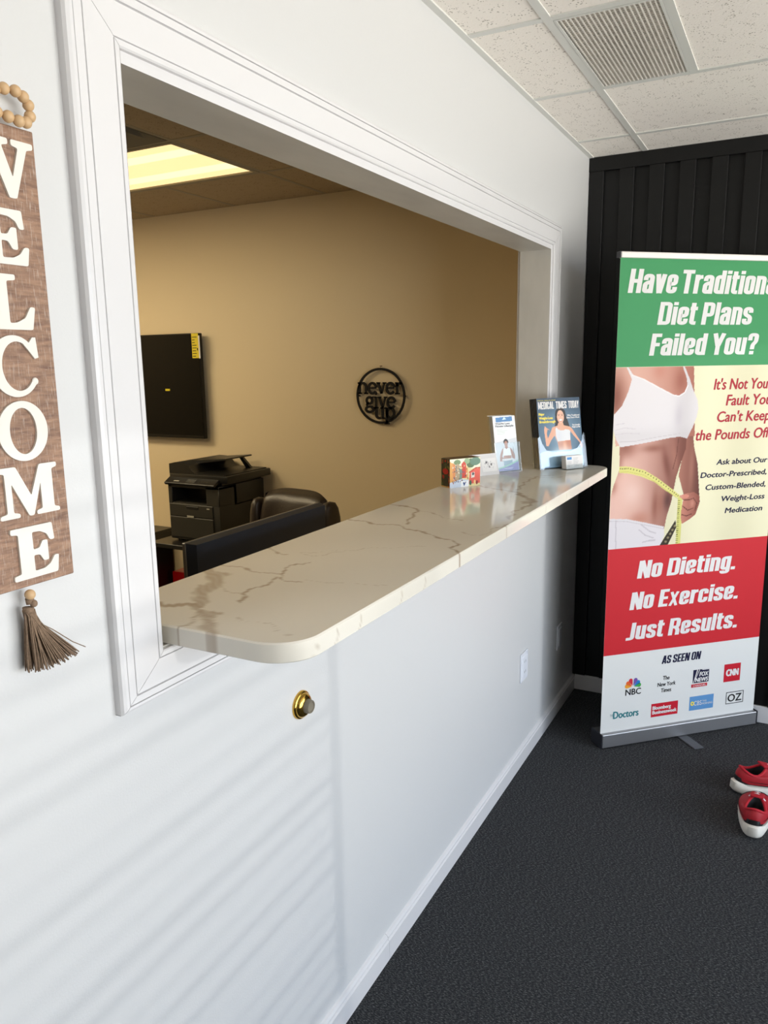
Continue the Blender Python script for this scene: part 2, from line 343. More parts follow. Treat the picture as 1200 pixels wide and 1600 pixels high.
# heavy condensed lettering drawn from bands (caps 1 high, lower case .80 high, x stretched afterwards)
def rp(P, r=.085, n=4):
    out = [P[0]]
    for i in range(1, len(P)-1):
        p = Vector(P[i]); a = Vector(P[i-1])-p; b = Vector(P[i+1])-p; q = min(r, a.length*.5, b.length*.5); A = p+a.normalized()*q; B = p+b.normalized()*q
        for k in range(n+1): t = k/n; out.append(tuple(A*(1-t)**2+p*2*t*(1-t)+B*t*t))
    return out+[P[-1]]
HV = {'a': ([[(.078,.54),(.078,.722),(.282,.722),(.282,0)],[(.282,.47),(.16,.44),(.078,.38),(.078,.078),(.20,.078),(.282,.15)]],.36), 'v': ([[(.075,.8),(.17,0)],[(.285,.8),(.19,0)]],.36),
 'e': ([[(.282,.27),(.282,.078),(.078,.078),(.078,.722),(.282,.722),(.282,.40),(.10,.40)]],.36), 'H': ([[(.078,0),(.078,1)],[(.34,0),(.34,1)],[(.078,.5),(.34,.5)]],.418), 'T': ([[(.20,0),(.20,1)],[(0,.922),(.40,.922)]],.40),
 'r': ([[(.078,0),(.078,.8)],[(.078,.58),(.15,.70),(.27,.715)]],.27), 'd': ([[(.282,0),(.282,1)],[(.282,.722),(.078,.722),(.078,.078),(.282,.078)]],.36), 'i': ([[(.078,0),(.078,.8)],[(.078,.86),(.078,1)]],.156),
 't': ([[(.10,.97),(.10,.078),(.25,.078)],[(0,.722),(.25,.722)]],.25), 'o': ([[(.18,.722),(.078,.722),(.078,.078),(.282,.078),(.282,.722),(.17,.722)]],.36), 'n': ([[(.078,0),(.078,.8)],[(.078,.722),(.282,.722),(.282,0)]],.36),
 'l': ([[(.078,0),(.078,1)]],.156), 'D': ([[(.078,0),(.078,1)],[(.078,.922),(.34,.922),(.34,.078),(.078,.078)]],.418), 'P': ([[(.078,0),(.078,1)],[(.078,.922),(.32,.922),(.32,.44),(.078,.44)]],.40),
 's': ([[(.275,.54),(.275,.722),(.078,.722),(.078,.47),(.275,.34),(.275,.078),(.078,.078),(.078,.27)]],.352), 'F': ([[(.078,0),(.078,1)],[(.078,.922),(.33,.922)],[(.078,.50),(.30,.50)]],.33), 'E': ([[(.078,0),(.078,1)],[(.078,.922),(.33,.922)],[(.078,.50),(.31,.50)],[(.078,.078),(.33,.078)]],.33),
 'Y': ([[(.06,1),(.20,.42)],[(.36,1),(.22,.42)],[(.21,.5),(.21,0)]],.42), 'u': ([[(.078,.8),(.078,.078),(.282,.078)],[(.282,0),(.282,.8)]],.36), '?': ([[(.078,.66),(.078,.922),(.30,.922),(.30,.60),(.20,.46),(.20,.24)],[(.20,0),(.20,.16)]],.38),
 'N': ([[(.078,0),(.078,1)],[(.36,0),(.36,1)],[(.10,1),(.34,0)]],.438), 'g': ([[(.282,.722),(.078,.722),(.078,.10),(.282,.10)],[(.282,.8),(.282,-.12),(.078,-.12),(.078,-.02)]],.36), '.': ([[(.078,0),(.078,.17)]],.156),
 'x': ([[(.06,0),(.29,.8)],[(.06,.8),(.29,0)]],.35), 'c': ([[(.282,.50),(.282,.722),(.078,.722),(.078,.078),(.282,.078),(.282,.30)]],.36), 'J': ([[(.24,1),(.24,.078),(.02,.078)]],.318), 'R': ([[(.078,0),(.078,1)],[(.078,.922),(.33,.922),(.33,.47),(.078,.47)],[(.26,.45),(.34,.3),(.34,0)]],.42),
 'A': ([[(.065,0),(.18,1)],[(.345,0),(.23,1)],[(.10,.26),(.31,.26)]],.41), 'M': ([[(.078,0),(.078,1)],[(.45,0),(.45,1)],[(.11,1),(.255,.12)],[(.42,1),(.275,.12)]],.53), 'O': ([[(.2,.922),(.078,.922),(.078,.078),(.34,.078),(.34,.922),(.19,.922)]],.418),
 'S': ([[(.32,.68),(.32,.922),(.078,.922),(.078,.56),(.32,.42),(.32,.078),(.078,.078),(.078,.34)]],.398), 'C': ([[(.33,.62),(.33,.922),(.078,.922),(.078,.078),(.33,.078),(.33,.38)]],.408), 'I': ([[(.078,0),(.078,1)]],.156), 'L': ([[(.078,0),(.078,1)],[(.078,.078),(.30,.078)]],.30)}
def heavy(mb, s_, x0, x1, base, cap, T, sh=.14, mi=0):
    x = 0; tmp = MB(); zc = 0
    for c in s_:
        if c == ' ': x += .16; continue
        P_, w_ = HV[c]; k = len(tmp.v)
        for q in P_:
            q = rp(q) if len(q) > 2 else q; wd = .105 if (c in 'Mx' and len(q) == 2 and q[0][0] != q[1][0]) else .156; n = len(q); L_, R_ = [], []
            for i in range(n):
                t = (Vector(q[min(i+1, n-1)])-Vector(q[max(i-1, 0)])).normalized(); nn = Vector((-t.y, t.x))*wd/2
                L_.append(Vector(q[i])+nn); R_.append(Vector(q[i])-nn)
            zc += 1; tmp.add([(x+p.x, p.y, (zc % 4)*3e-5) for p in L_+R_], [(i, n+i, n+i+1, i+1) for i in range(n-1)])
        x += w_+.036
    tot = x-.036; kx = (x1-x0)/tot; mb.add([(x0+(p[0])*kx+sh*(p[1]-.4)*cap, base+p[1]*cap, p[2]) for p in tmp.v], tmp.f, mi, T)
def bold_text(mb, s_, x0, x1, base, cap, T, t, shear=0.0, z=0.0):
    for k, (dx, dy) in enumerate(((-t, 0), (t, 0), (0, t*.6), (0, -t*.6))): add_text(mb, s_, x0+t+dx, x1-t+dx, base+dy, cap, T, 0, shear, z+k*3e-5)

# ------------------------------------------------------------------ painted prints (flat artwork as vertex colours on a fine grid)
class Art:
    def __init__(s, w, h, step, bg):
        s.w, s.h = w, h; s.nx = int(round(w/step))+1; s.ny = int(round(h/step))+1
        s.X, s.Y = np.meshgrid(np.linspace(0, w, s.nx), np.linspace(0, h, s.ny)); s.c = np.zeros((s.ny, s.nx, 3)); s.c[:] = bg
    def mask(s, P):
        m = np.zeros(s.X.shape, bool); n = len(P)
        for i in range(n):
            (xa, ya), (xb, yb) = P[i], P[i-1]
            if ya == yb: continue
            q = ((ya > s.Y) != (yb > s.Y)) & (s.X < (xb-xa)*(s.Y-ya)/(yb-ya)+xa); m ^= q
        return m
    def poly(s, P, col, a=1.0):
        m = s.mask(P); c = col(s.X[m], s.Y[m]) if callable(col) else np.array(col); s.c[m] = s.c[m]*(1-a)+c*a
    def ell(s, cx, cy, rx, ry, col, a=1.0, ang=0):
        dx = s.X-cx; dy = s.Y-cy; ca, sa = math.cos(ang), math.sin(ang); u = dx*ca+dy*sa; v = -dx*sa+dy*ca
        m = (u/rx)**2+(v/ry)**2 < 1; s.c[m] = s.c[m]*(1-a)+np.array(col)*a
    def glow(s, cx, cy, rx, ry, col, a=0.5, mask=None, ang=0):
        dx = s.X-cx; dy = s.Y-cy; ca, sa = math.cos(ang), math.sin(ang); u = dx*ca+dy*sa; v = -dx*sa+dy*ca
        k = np.exp(-((u/rx)**2+(v/ry)**2))*a
        if mask is not None: k = k*mask
        s.c = s.c*(1-k[..., None])+np.array(col)*k[..., None]
    def line(s, P, wd, col, a=1.0):
        for i in range(len(P)-1):
            d = seg_d(s.X, s.Y, P[i], P[i+1]); m = d < wd/2; s.c[m] = s.c[m]*(1-a)+np.array(col)*a
    def build(s, name, m, parent, T):
        me = D.meshes.new(name); n = s.nx*s.ny
        co = np.stack([s.X.ravel(), s.Y.ravel(), np.zeros(n)], 1); R = np.array(T.to_3x3()); co = co@R.T+np.array(T.translation)
        i = (np.arange(s.ny-1)[:, None]*s.nx+np.arange(s.nx-1)[None]).ravel()
        F = np.stack([i, i+1, i+s.nx+1, i+s.nx], 1)
        me.from_pydata(co.tolist(), [], F.tolist()); at = me.color_attributes.new('Col', 'FLOAT_COLOR', 'POINT')
        c = np.clip(s.c.reshape(-1, 3), 0, 1); c = np.where(c > 0.04045, ((c+0.055)/1.055)**2.4, c/12.92)
        at.data.foreach_set('color', np.concatenate([c, np.ones((n, 1))], 1).ravel().astype(np.float32))
        me.materials.append(m); me.update(); o = D.objects.new(name, me); C.objects.link(o); o.parent = parent; return o
def seg_d(X, Y, a, b):
    ax, ay = a; bx, by = b; vx, vy = bx-ax, by-ay; L = vx*vx+vy*vy+1e-12
    t = np.clip(((X-ax)*vx+(Y-ay)*vy)/L, 0, 1); return np.hypot(X-(ax+t*vx), Y-(ay+t*vy))

# ================================================================== STRUCTURE
YF = -6.4                                                   # front of the reception room (behind the camera)
OY0, OY1, OZ0, OZ1 = -2.833, -0.582, 1.172, 2.095           # rough opening in the left wall
WT = 0.116
mb = MB()
HH = H+0.1
for a, b in (((-WT, YF, 0), (0, OY0, HH)), ((-WT, OY1, 0), (0, 0, HH)), ((-WT, OY0, 0), (0, OY1, OZ0)), ((-WT, OY0, OZ1), (0, OY1, HH))): mb.box(a, b)
wl = struct('wall_left', mb, [M_wall, M_beige], 'white painted wall with the long reception opening')
for p in wl.data.polygons:
    if p.normal.x < -0.9: p.material_index = 1
struct('wall_back', MB().box((0, 0, 0), (WX+0.12, 0.10, HH)), M_black, 'black board and batten wall behind the banner')
wb = D.objects['wall_back']
bat0 = obj('batten', MB().rbox((0, -0.018, 0.082), (0.063, 0.0005, 2.474), 0.0015, 1), M_black, wb)
obj('top_rail', MB().rbox((0, -0.0185, 2.474), (WX, 0.0005, H), 0.0015, 1), M_black, wb)
bat0.location = (0.003, 0, 0)
for k in range(1, 28): dup(bat0, wb, (0.1355+0.1262*(k-1), 0, 0))
struct('wall_far', MB().box((-4.2, 0, 0), (-WT, 0.10, HH)), M_beige, 'beige office wall carrying the television')
struct('wall_office_left', MB().box((-4.3, YF, 0), (-4.2, 0.1, HH)), M_beige)
struct('wall_front', MB().box((-4.2, YF-0.1, 0), (WX+0.12, YF, HH)), mat('taupe_wall_paint', (.62, .60, .57), .6))
mb = MB(); ys = [YF, WIN[1][0], WIN[1][1], WIN[0][0], WIN[0][1], 0]
for i in (0, 2, 4): mb.box((WX, ys[i], 0), (WX+0.12, ys[i+1], HH))
for (y0, y1, z0, z1) in WIN: mb.box((WX, y0, 0), (WX+0.12, y1, z0)); mb.box((WX, y0, z1), (WX+0.12, y1, HH))
struct('wall_right', mb, M_wall)
for i, (y0, y1, z0, z1) in enumerate(WIN):
    mb = MB(); t = 0.018; n = 1
    mb.box((WX+0.03, y0, z0), (WX+0.09, y1, z0+t)); mb.box((WX+0.03, y0, z1-t), (WX+0.09, y1, z1))
    for k in range(n+1):
        yy = y0+(y1-y0-t)*k/n; mb.box((WX+0.03, yy, z0+t), (WX+0.09, yy+t, z1-t))
    wn = struct('window_%d' % (i+1), mb, M_alu)
    for k in range(n):
        a = y0+(y1-y0-t)*k/n+t; b = y0+(y1-y0-t)*(k+1)/n
        obj('pane', MB().box((WX+0.057, a, z0+t), (WX+0.061, b, z1-t)), M_glass, wn)
struct('floor', MB().box((-4.3, YF-0.1, -0.05), (WX+0.12, 0.1, 0)), M_carpet, 'charcoal loop pile carpet')
# baseboards: extruded profile (thickness, height)
prof = [(0, 0), (0.0135, 0), (0.0135, 0.058), (0.0095, 0.062), (0.0095, 0.068), (0.006, 0.0735), (0.0, 0.0775)]
def profile_run(pr, p0, p1, inward, m0=0, m1=0):
    a = Vector(p0); b = Vector(p1); d = (b-a).normalized(); n = Vector(inward); mb = MB(); k = len(pr)
    v = [tuple(a+n*t+Vector((0, 0, h))+d*t*m0) for t, h in pr]+[tuple(b+n*t+Vector((0, 0, h))-d*t*m1) for t, h in pr]
    mb.add(v, [tuple(range(k)), tuple(range(k, 2*k))[::-1]]+[(i, (i+1) % k, k+(i+1) % k, k+i) for i in range(k)]); return mb
JY = -2.05
bl = struct('baseboard_left', profile_run(prof, (0, JY+0.0006, 0), (0, 0, 0), (1, 0, 0), 0, 0), M_trim, 'white moulded baseboard under the counter wall')
obj('baseboard_length', profile_run(prof, (0, YF, 0), (0, JY-0.0006, 0), (1, 0, 0)), M_trim, bl)
obj('joint', MB().box((0, JY-0.0006, 0), (0.009, JY+0.0006, 0.070)), M_seam, bl, label='dark hairline joint')
struct('baseboard_back', MB().rbox((0.0135, -0.0135, 0), (WX, 0, 0.079), 0.002, 1), M_trim, 'plain white baseboard under the black wall')
# ceilings: slab above, grid bars, tiles as pieces
def ceiling(name, x0, x1, y0, y1, xs, yl, mt, mg, skip=(), label=None):
    c = struct(name, MB().box((x0, y0, H+0.06), (x1, y1, H+0.10)), M_plenum, label); fl = 0.012
    th = {}
    for i in range(len(xs)-1):
        for j in range(len(yl)-1):
            a, b, p, q = xs[i], xs[i+1], yl[j], yl[j+1]
            if any(a < sx < b and p < sy < q for sx, sy in skip): continue
            key = (round(b-a, 3), round(q-p, 3))
            if key not in th:
                th[key] = obj('tile', MB().box((0.003, 0.003, 0), (b-a-0.003, q-p-0.003, 0.016)), mt, c)
                th[key].location = (a, p, H+0.003)
            else: dup(th[key], c, (a, p, H+0.003))
    return c
def bar(c, x0, x1, y0, y1, mg, z=0.0): return obj('grid_bar', MB().box((x0, y0, H-0.001+z), (x1, y1, H+0.004)), mg, c)
XT, XV = 0.241, 0.539
yl = [YF]+[-0.295-0.6096*k for k in range(9, -1, -1)]+[0]; xs = [0, XT, XT+1.219, XT+2.438, WX]
VY0, VY1 = -0.295-0.6096*2, -0.295-0.6096
ce = ceiling('ceiling', 0, WX, YF, 0, xs, yl, M_tile, M_grid, skip=[(XT+0.5, (VY0+VY1)/2)], label='suspended ceiling of white fissured tiles')
obj('tile', MB().box((XV+0.003, VY0+0.003, H+0.003), (XT+1.216, VY1-0.003, H+0.019)), M_tile, ce)
for x in xs[1:-1]: bar(ce, x-0.012, x+0.012, YF, 0, M_grid)
for y in yl[1:-1]:
    for i in range(len(xs)-1): bar(ce, xs[i]+(0.012 if i else 0), xs[i+1]-0.012, y-0.012, y+0.012, M_grid, 0.0004)
bar(ce, XV-0.012, XV+0.012, VY0+0.012, VY1-0.012, M_grid)
for (a, b, c2, d2) in ((0, 0.020, YF, 0), (0.02, WX, -0.014, 0)): bar(ce, a, b, c2, d2, M_grid, -0.001)
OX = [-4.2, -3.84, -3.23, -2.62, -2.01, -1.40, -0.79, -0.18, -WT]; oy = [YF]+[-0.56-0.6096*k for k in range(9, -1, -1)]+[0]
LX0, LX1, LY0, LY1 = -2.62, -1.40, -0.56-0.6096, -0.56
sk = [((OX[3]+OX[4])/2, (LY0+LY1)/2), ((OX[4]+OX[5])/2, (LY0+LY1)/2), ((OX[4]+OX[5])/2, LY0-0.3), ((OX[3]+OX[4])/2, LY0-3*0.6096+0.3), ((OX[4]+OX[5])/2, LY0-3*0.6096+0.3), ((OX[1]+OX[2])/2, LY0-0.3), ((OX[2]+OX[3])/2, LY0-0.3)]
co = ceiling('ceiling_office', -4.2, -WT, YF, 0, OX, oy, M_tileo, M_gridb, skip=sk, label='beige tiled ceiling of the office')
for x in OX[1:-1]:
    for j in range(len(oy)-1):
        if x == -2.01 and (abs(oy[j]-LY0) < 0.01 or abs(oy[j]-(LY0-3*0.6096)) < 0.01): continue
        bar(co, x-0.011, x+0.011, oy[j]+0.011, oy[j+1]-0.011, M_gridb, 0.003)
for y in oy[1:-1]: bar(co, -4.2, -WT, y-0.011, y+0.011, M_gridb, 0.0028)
# opening liner and casing
LI = (-2.815, -0.600, 1.190, 2.077)
def ring4(mbs, o, i, x0, x1):
    (a, b, c, d), (e_, f_, g, h) = o, i
    return [MB().box((x0, a, c), (x1, e_, d)), MB().box((x0, f_, c), (x1, b, d)), MB().box((x0, e_, h), (x1, f_, d)), MB().box((x0, e_, c), (x1, f_, g))]
pcs = ring4(None, (OY0, OY1, OZ0, OZ1), LI, -WT-0.006, 0.003)
tj = struct('trim_1', pcs[2], M_jamb, 'liner boards and moulded white casing round the reception opening')
obj('jamb_board', pcs[0], M_jamb, tj); obj('jamb_board', pcs[1], M_jamb, tj); obj('sill_board', pcs[3], M_jamb, tj)
# bright painted front edges of the liner
obj('jamb_edge', MB().box((0.003, -0.600, 1.19), (0.005, -0.585, 2.077)), M_trim, tj)
obj('head_edge', MB().box((0.003, -2.815, 2.077), (0.005, -0.585, 2.095)), M_trim, tj)
CO = (-2.921, -0.492, 1.113, 2.178); CI = (-2.822, -0.586, 1.188, 2.094)     # casing outer and inner rectangle
cp = [(0, 0), (0, .012), (.03, .0165), (.08, .0185), (.135, .0185), (.142, .0145), (.150, .0145), (.157, .0175), (.295, .0175), (.305, .0130), (.318, .0130),
      (.328, .0165), (.80, .0150), (.862, .0145), (.868, .0112), (.880, .0112), (.888, .0142), (.97, .0135), (1, .0115), (1, 0)]
oc = [(CO[0], CO[2]), (CO[1], CO[2]), (CO[1], CO[3]), (CO[0], CO[3])]; ic = [(CI[0], CI[2]), (CI[1], CI[2]), (CI[1], CI[3]), (CI[0], CI[3])]
for k in range(4):
    j = (k+1) % 4; mb = MB(); v = []; g = 0.0005
    dx = Vector(oc[j])-Vector(oc[k]); dx.normalize()
    for (O, I, sg) in ((oc[k], ic[k], 1), (oc[j], ic[j], -1)):
        for t, h in cp:
            q = Vector(O).lerp(Vector(I), t)+dx*g*sg; v.append((h, q.x, q.y))
    n = len(cp); mb.add(v, [tuple(range(n)), tuple(range(n, 2*n))[::-1]]+[(i, (i+1) % n, n+(i+1) % n, n+i) for i in range(n)])
    obj('casing_board', mb, M_trim, tj, label='white moulded casing board')
for (O, I) in zip(oc, ic):                                  # hairline caulk cracks at the mitres
    a = Vector(O); b = Vector(I); d = (b-a).normalized(); q = Vector((-d.y, d.x))*0.0005
    obj('mitre_line', MB().prism([tuple(a+q), tuple(b+q), tuple(b-q), tuple(a-q)], 0, 0.0105, Matrix(((0, 0, 1, 0), (1, 0, 0, 0), (0, 1, 0, 0), (0, 0, 0, 1)))), M_seam, tj, label='dark hairline at the mitre')
# casing on the office side of the opening
pc = ring4(None, (OY0-0.07, OY1+0.07, OZ0-0.06, OZ1+0.07), (LI[0]-0.006, LI[1]+0.006, LI[2]-0.012, LI[3]+0.006), -WT-0.016, -WT-0.006)
t2 = struct('trim_2', pc[2], M_trim, 'flat white casing on the office side of the opening')
for q in (pc[0], pc[1]): obj('casing_board', q, M_trim, t2)

# ================================================================== COUNTERTOP
CT, CTH = 1.225, 0.0335; XB, XF, CY0, CY1, CR = -0.164, 0.259, -2.803, -0.563, 0.072
veins = [  # polyline, width, strength
 ([(-.183,-2.50),(-.124,-2.524),(-.093,-2.559),(-.086,-2.587),(-.065,-2.636),(-.037,-2.678)], .040, .70),
 ([(-.03,-2.69),(.0,-2.715),(.04,-2.73),(.065,-2.775),(.094,-2.80),(.10,-2.83)], .026, .7),
 ([(-.13,-2.74),(-.094,-2.725),(-.064,-2.718),(-.034,-2.709),(-.006,-2.703)], .014, .8),
 ([(-.181,-2.453),(-.108,-2.465),(-.054,-2.466),(-.001,-2.475),(.035,-2.499),(.065,-2.50)], .006, .75),
 ([(-.001,-2.475),(-.021,-2.433),(-.021,-2.388),(-.004,-2.358)], .008, .8),
 ([(.008,-2.49),(.013,-2.555),(.006,-2.61),(.044,-2.66)], .008, .8), ([(-.062,-2.598),(.004,-2.606)], .004, .45),
 ([(-.184,-2.281),(-.13,-2.311),(-.088,-2.323)], .006, .7), ([(-.068,-2.303),(-.02,-2.301),(-.001,-2.272),(.02,-2.25)], .004, .35),
 ([(.085,-2.72),(.157,-2.731),(.235,-2.757)], .004, .35), ([(-.02,-2.71),(.013,-2.725),(.034,-2.779),(.032,-2.81),(.01,-2.83)], .006, .7),
 ([(-.185,-1.911),(-.085,-1.945),(0,-1.936),(.075,-1.982),(.137,-2.01),(.193,-2.047),(.222,-2.075),(.228,-2.12),(.27,-2.16)], .009, .85),
 ([(-.189,-1.663),(-.081,-1.696),(-.045,-1.721),(-.014,-1.835),(.007,-1.904)], .010, .75), ([(-.045,-1.721),(.053,-1.782),(.144,-1.83)], .004, .5),
 ([(-.10,-1.20),(-.049,-1.229),(.031,-1.285),(.099,-1.301),(.17,-1.394)], .016, .7), ([(.17,-1.394),(.219,-1.458),(.20,-1.50)], .034, .6),
 ([(.219,-1.458),(.224,-1.562),(.214,-1.641),(.24,-1.744)], .012, .6), ([(.108,-1.297),(.077,-1.104),(.074,-.951),(.124,-.889)], .009, .6),
 ([(.03,-1.0),(.12,-.97),(.20,-.86)], .006, .5), ([(.242,-1.868),(.262,-1.80)], .008, .6),
 ([(-.072,-2.304),(.037,-2.208),(.157,-2.121)], .003, .3), ([(.057,-2.484),(.151,-2.468),(.228,-2.449)], .003, .3), ([(.185,-1.951),(.244,-1.961),(.242,-1.868)], .004, .4)]
evs = [-2.753, -2.69, -2.612, -2.453, -2.346, -1.486, -1.25, -0.95, -0.75]
def marble(X, Y, Z):
    c = np.zeros(X.shape+(3,)); c[:] = (0.865, 0.845, 0.80); k = np.zeros(X.shape)
    nz = 0.006*np.sin(X*70+Y*23)+0.004*np.sin(Y*120-X*40)+0.0022*np.sin(X*310+Y*270)
    nx = 0.005*np.sin(Y*80+X*31)+0.0018*np.sin(Y*333+X*120)
    for P, wd, st in veins:
        d = np.full(X.shape, 9.0)
        for i in range(len(P)-1): d = np.minimum(d, seg_d(X+nx, Y+nz, P[i], P[i+1]))
        edge = np.clip(1-(d/(wd/2*(1+.35*np.sin(X*61+Y*47)*np.sin(Y*83-X*29))))**4, 0, 1)
        tx = 0.80+0.14*np.sin(Y*310+X*190+3*np.sin(X*70))+0.06*np.sin(Y*900-X*500) if wd > .02 else 1.0
        k = np.maximum(k, st*edge*tx)
    cloud = 0.012*np.sin(X*9+Y*5)+0.010*np.sin(Y*13-X*7)
    side = Z < CT-0.004                                    # arc-like veins showing on the edge
    for y in evs:
        d = np.abs(Y-(y+0.012*np.sin((CT-Z)*95)))
        k = np.where(side, np.maximum(k, 0.38*np.clip(1-(d/0.003)**2, 0, 1)), k)
    c = c+cloud[..., None]; v = np.array((0.625, 0.56, 0.49)); return c*(1-k[..., None])+v*k[..., None]
ysr = [CY0+CR*(1-math.cos(t)) for t in np.linspace(0, PI/2, 14)]
ysr += list(np.arange(CY0+CR, -0.602, 0.0042))[1:]+[-0.602, -0.6018]
ysr += [CY1-CR*(1-math.cos(t)) for t in np.linspace(PI/2, 0, 14) if CY1-CR*(1-math.cos(t)) > -0.6015]
def xfront(y):
    if y < CY0+CR: q = (CY0+CR-y)
    elif y > CY1-CR: q = (y-CY1+CR)
    else: q = 0
    return XF-CR+math.sqrt(max(0, CR*CR-q*q))
NX = 100; gx = []; gy = []
for y in ysr:
    xb = XB if y <= -0.602 else 0.024
    xf = xfront(y)-0.0
    gx.append(np.linspace(xb, xf, NX)); gy.append(np.full(NX, y))
gx = np.array(gx); gy = np.array(gy); ny = len(ysr); V = np.stack([gx, gy, np.full(gx.shape, CT)], 2).reshape(-1, 3)
ii = (np.arange(ny-1)[:, None]*NX+np.arange(NX-1)[None]).ravel(); F = np.stack([ii, ii+1, ii+NX+1, ii+NX], 1).tolist()
per = [k for k in range(0, NX)]+[r*NX+NX-1 for r in range(1, ny)]+[(ny-1)*NX+k for k in range(NX-2, -1, -1)]+[r*NX for r in range(ny-2, 0, -1)]
V = V.tolist(); base = len(V); m = len(per); cen = []
P2 = [Vector(V[k][:2]) for k in per]; nrm = []
for k in range(m):
    a_ = P2[k-1]; b_ = P2[(k+1) % m]; d_ = (b_-a_); nrm.append(Vector((d_.y, -d_.x)).normalized())
for li, (ins, dz) in enumerate(((0.0028, 0.0028), (0.0030, 0.010), (0.0030, 0.018), (0.0030, 0.026), (0.0030, CTH-0.002), (0.001, CTH))):
    for k, idx in enumerate(per): V.append([P2[k].x+nrm[k].x*ins, P2[k].y+nrm[k].y*ins, CT-dz])
rows = [per]+[[base+li*m+k for k in range(m)] for li in range(6)]
for a, b in zip(rows[:-1], rows[1:]):
    for k in range(m): F.append([a[k], b[k], b[(k+1) % m], a[(k+1) % m]])
bt = rows[-1]; nb = len(V)
for r in range(ny): V.append([float(gx[r][0]), ysr[r], CT-CTH]); V.append([float(gx[r][-1]), ysr[r], CT-CTH])
for r in range(ny-1): F.append([nb+2*r, nb+2*r+2, nb+2*r+3, nb+2*r+1])
me = D.meshes.new('countertop'); me.from_pydata(V, [], F); A = np.array(V); cc = marble(A[:, 0], A[:, 1], A[:, 2])
at = me.color_attributes.new('Col', 'FLOAT_COLOR', 'POINT'); cc = np.where(cc > 0.04045, ((cc+0.055)/1.055)**2.4, cc/12.92)
at.data.foreach_set('color', np.concatenate([cc, np.ones((len(V), 1))], 1).ravel().astype(np.float32))
me.materials.append(M_quartz); recalc(me); me.polygons.foreach_set('use_smooth', [True]*len(me.polygons)); me.set_sharp_from_angle(angle=math.radians(35))
ct = D.objects.new('countertop', me); C.objects.link(ct)
tag(ct, 'white veined quartz ledge with rounded corners through the wall opening', 'countertop')

# ================================================================== WALL FITTINGS
TX = Matrix(((0, 0, 1, 0), (1, 0, 0, 0), (0, 1, 0, 0), (0, 0, 0, 1)))      # local x->world y, local y->world z, local z->world x
t = thing('door_stop', 'round brass and rubber door stop on the white wall', 'door stop', (0, -2.419, 0.920))
obj('backplate', MB().lathe([(0.0315, 0), (0.0315, 0.004), (0.030, 0.0065), (0.0275, 0.0075), (0.027, 0.010), (0.0235, 0.014), (0.0195, 0.0165), (0.0145, 0.0175)], 48, TX), M_brass, t, smooth=40)
obj('bumper', MB().lathe([(0.0155, 0.015), (0.0155, 0.018), (0.0145, 0.027), (0.0135, 0.0285), (0.0115, 0.0285), (0.010, 0.0265), (0.004, 0.0255)], 40, TX), M_rubber, t, smooth=40, label='grey rubber bumper')
def wall_plate(y, z, wd, h, lab, duplex):
    t = thing('wall_plate', lab, 'wall plate', (0, y, z))
    obj('cover', MB().rbox((0, -wd/2, -h/2), (0.006, wd/2, h/2), 0.0045, 2), M_plate, t)
    obj('insert', MB().rbox((0.004, -wd*0.30, -h*0.36), (0.0085, wd*0.30, h*0.36), 0.002, 1), M_plate, t)
    if duplex:
        for s in (-1, 1):
            for q in (-1, 1): obj('slot', MB().box((0.0075, q*0.008-0.0012, s*0.022-0.005), (0.0088, q*0.008+0.0012, s*0.022+0.005)), M_slot, t)
wall_plate(-0.832, 0.423, 0.088, 0.122, 'white wall plate lower on the brightly lit part of the wall', True)
wall_plate(-0.293, 0.372, 0.078, 0.118, 'white wall plate in the shaded strip beside the black wall', False)

# ================================================================== WELCOME SIGN
SY = -3.0455; sx = 0.012
sg = thing('welcome_sign', 'brown wooden hanging sign with cream letters, beads and tassel', 'sign', (0, SY, 1.36))
obj('board', MB().rbox((0.004, SY-0.0625, 1.360), (sx, SY+0.0625, 1.944), 0.0012, 1), M_wood, sg, world=True)
G = {
 'E': [(0,0),(.95,0),(1,.34),(.9,.34),(.80,.20),(.66,.13),(.45,.12),(.45,.43),(.58,.42),(.66,.28),(.77,.28),(.77,.68),(.66,.68),(.58,.55),(.45,.54),(.45,.88),(.62,.87),(.76,.80),(.83,.66),(.93,.66),(.90,1),(0,1),(0,.9),(.15,.88),(.15,.12),(0,.1)],
 'L': [(0,0),(.92,0),(1,.42),(.9,.43),(.78,.22),(.6,.13),(.46,.12),(.46,.88),(.64,.9),(.64,1),(0,1),(0,.9),(.16,.88),(.16,.12),(0,.1)],
 'M': [(0,0),(.32,0),(.32,.08),(.22,.11),(.22,.68),(.47,0),(.55,0),(.70,.64),(.70,.11),(.60,.08),(.60,0),(1,0),(1,.08),(.91,.11),(.91,.88),(1,.91),(1,1),(.70,1),(.53,.40),(.31,1),(0,1),(0,.91),(.12,.88),(.12,.11),(0,.08)],
 'W': [(0,1),(0,.9),(.08,.88),(.27,0),(.37,0),(.50,.46),(.62,0),(.72,0),(.91,.87),(1,.9),(1,1),(.70,1),(.70,.9),(.79,.87),(.69,.36),(.57,.87),(.66,.9),(.66,1),(.34,1),(.34,.9),(.41,.87),(.45,.72),(.36,.34),(.24,.87),(.31,.9),(.31,1)]}
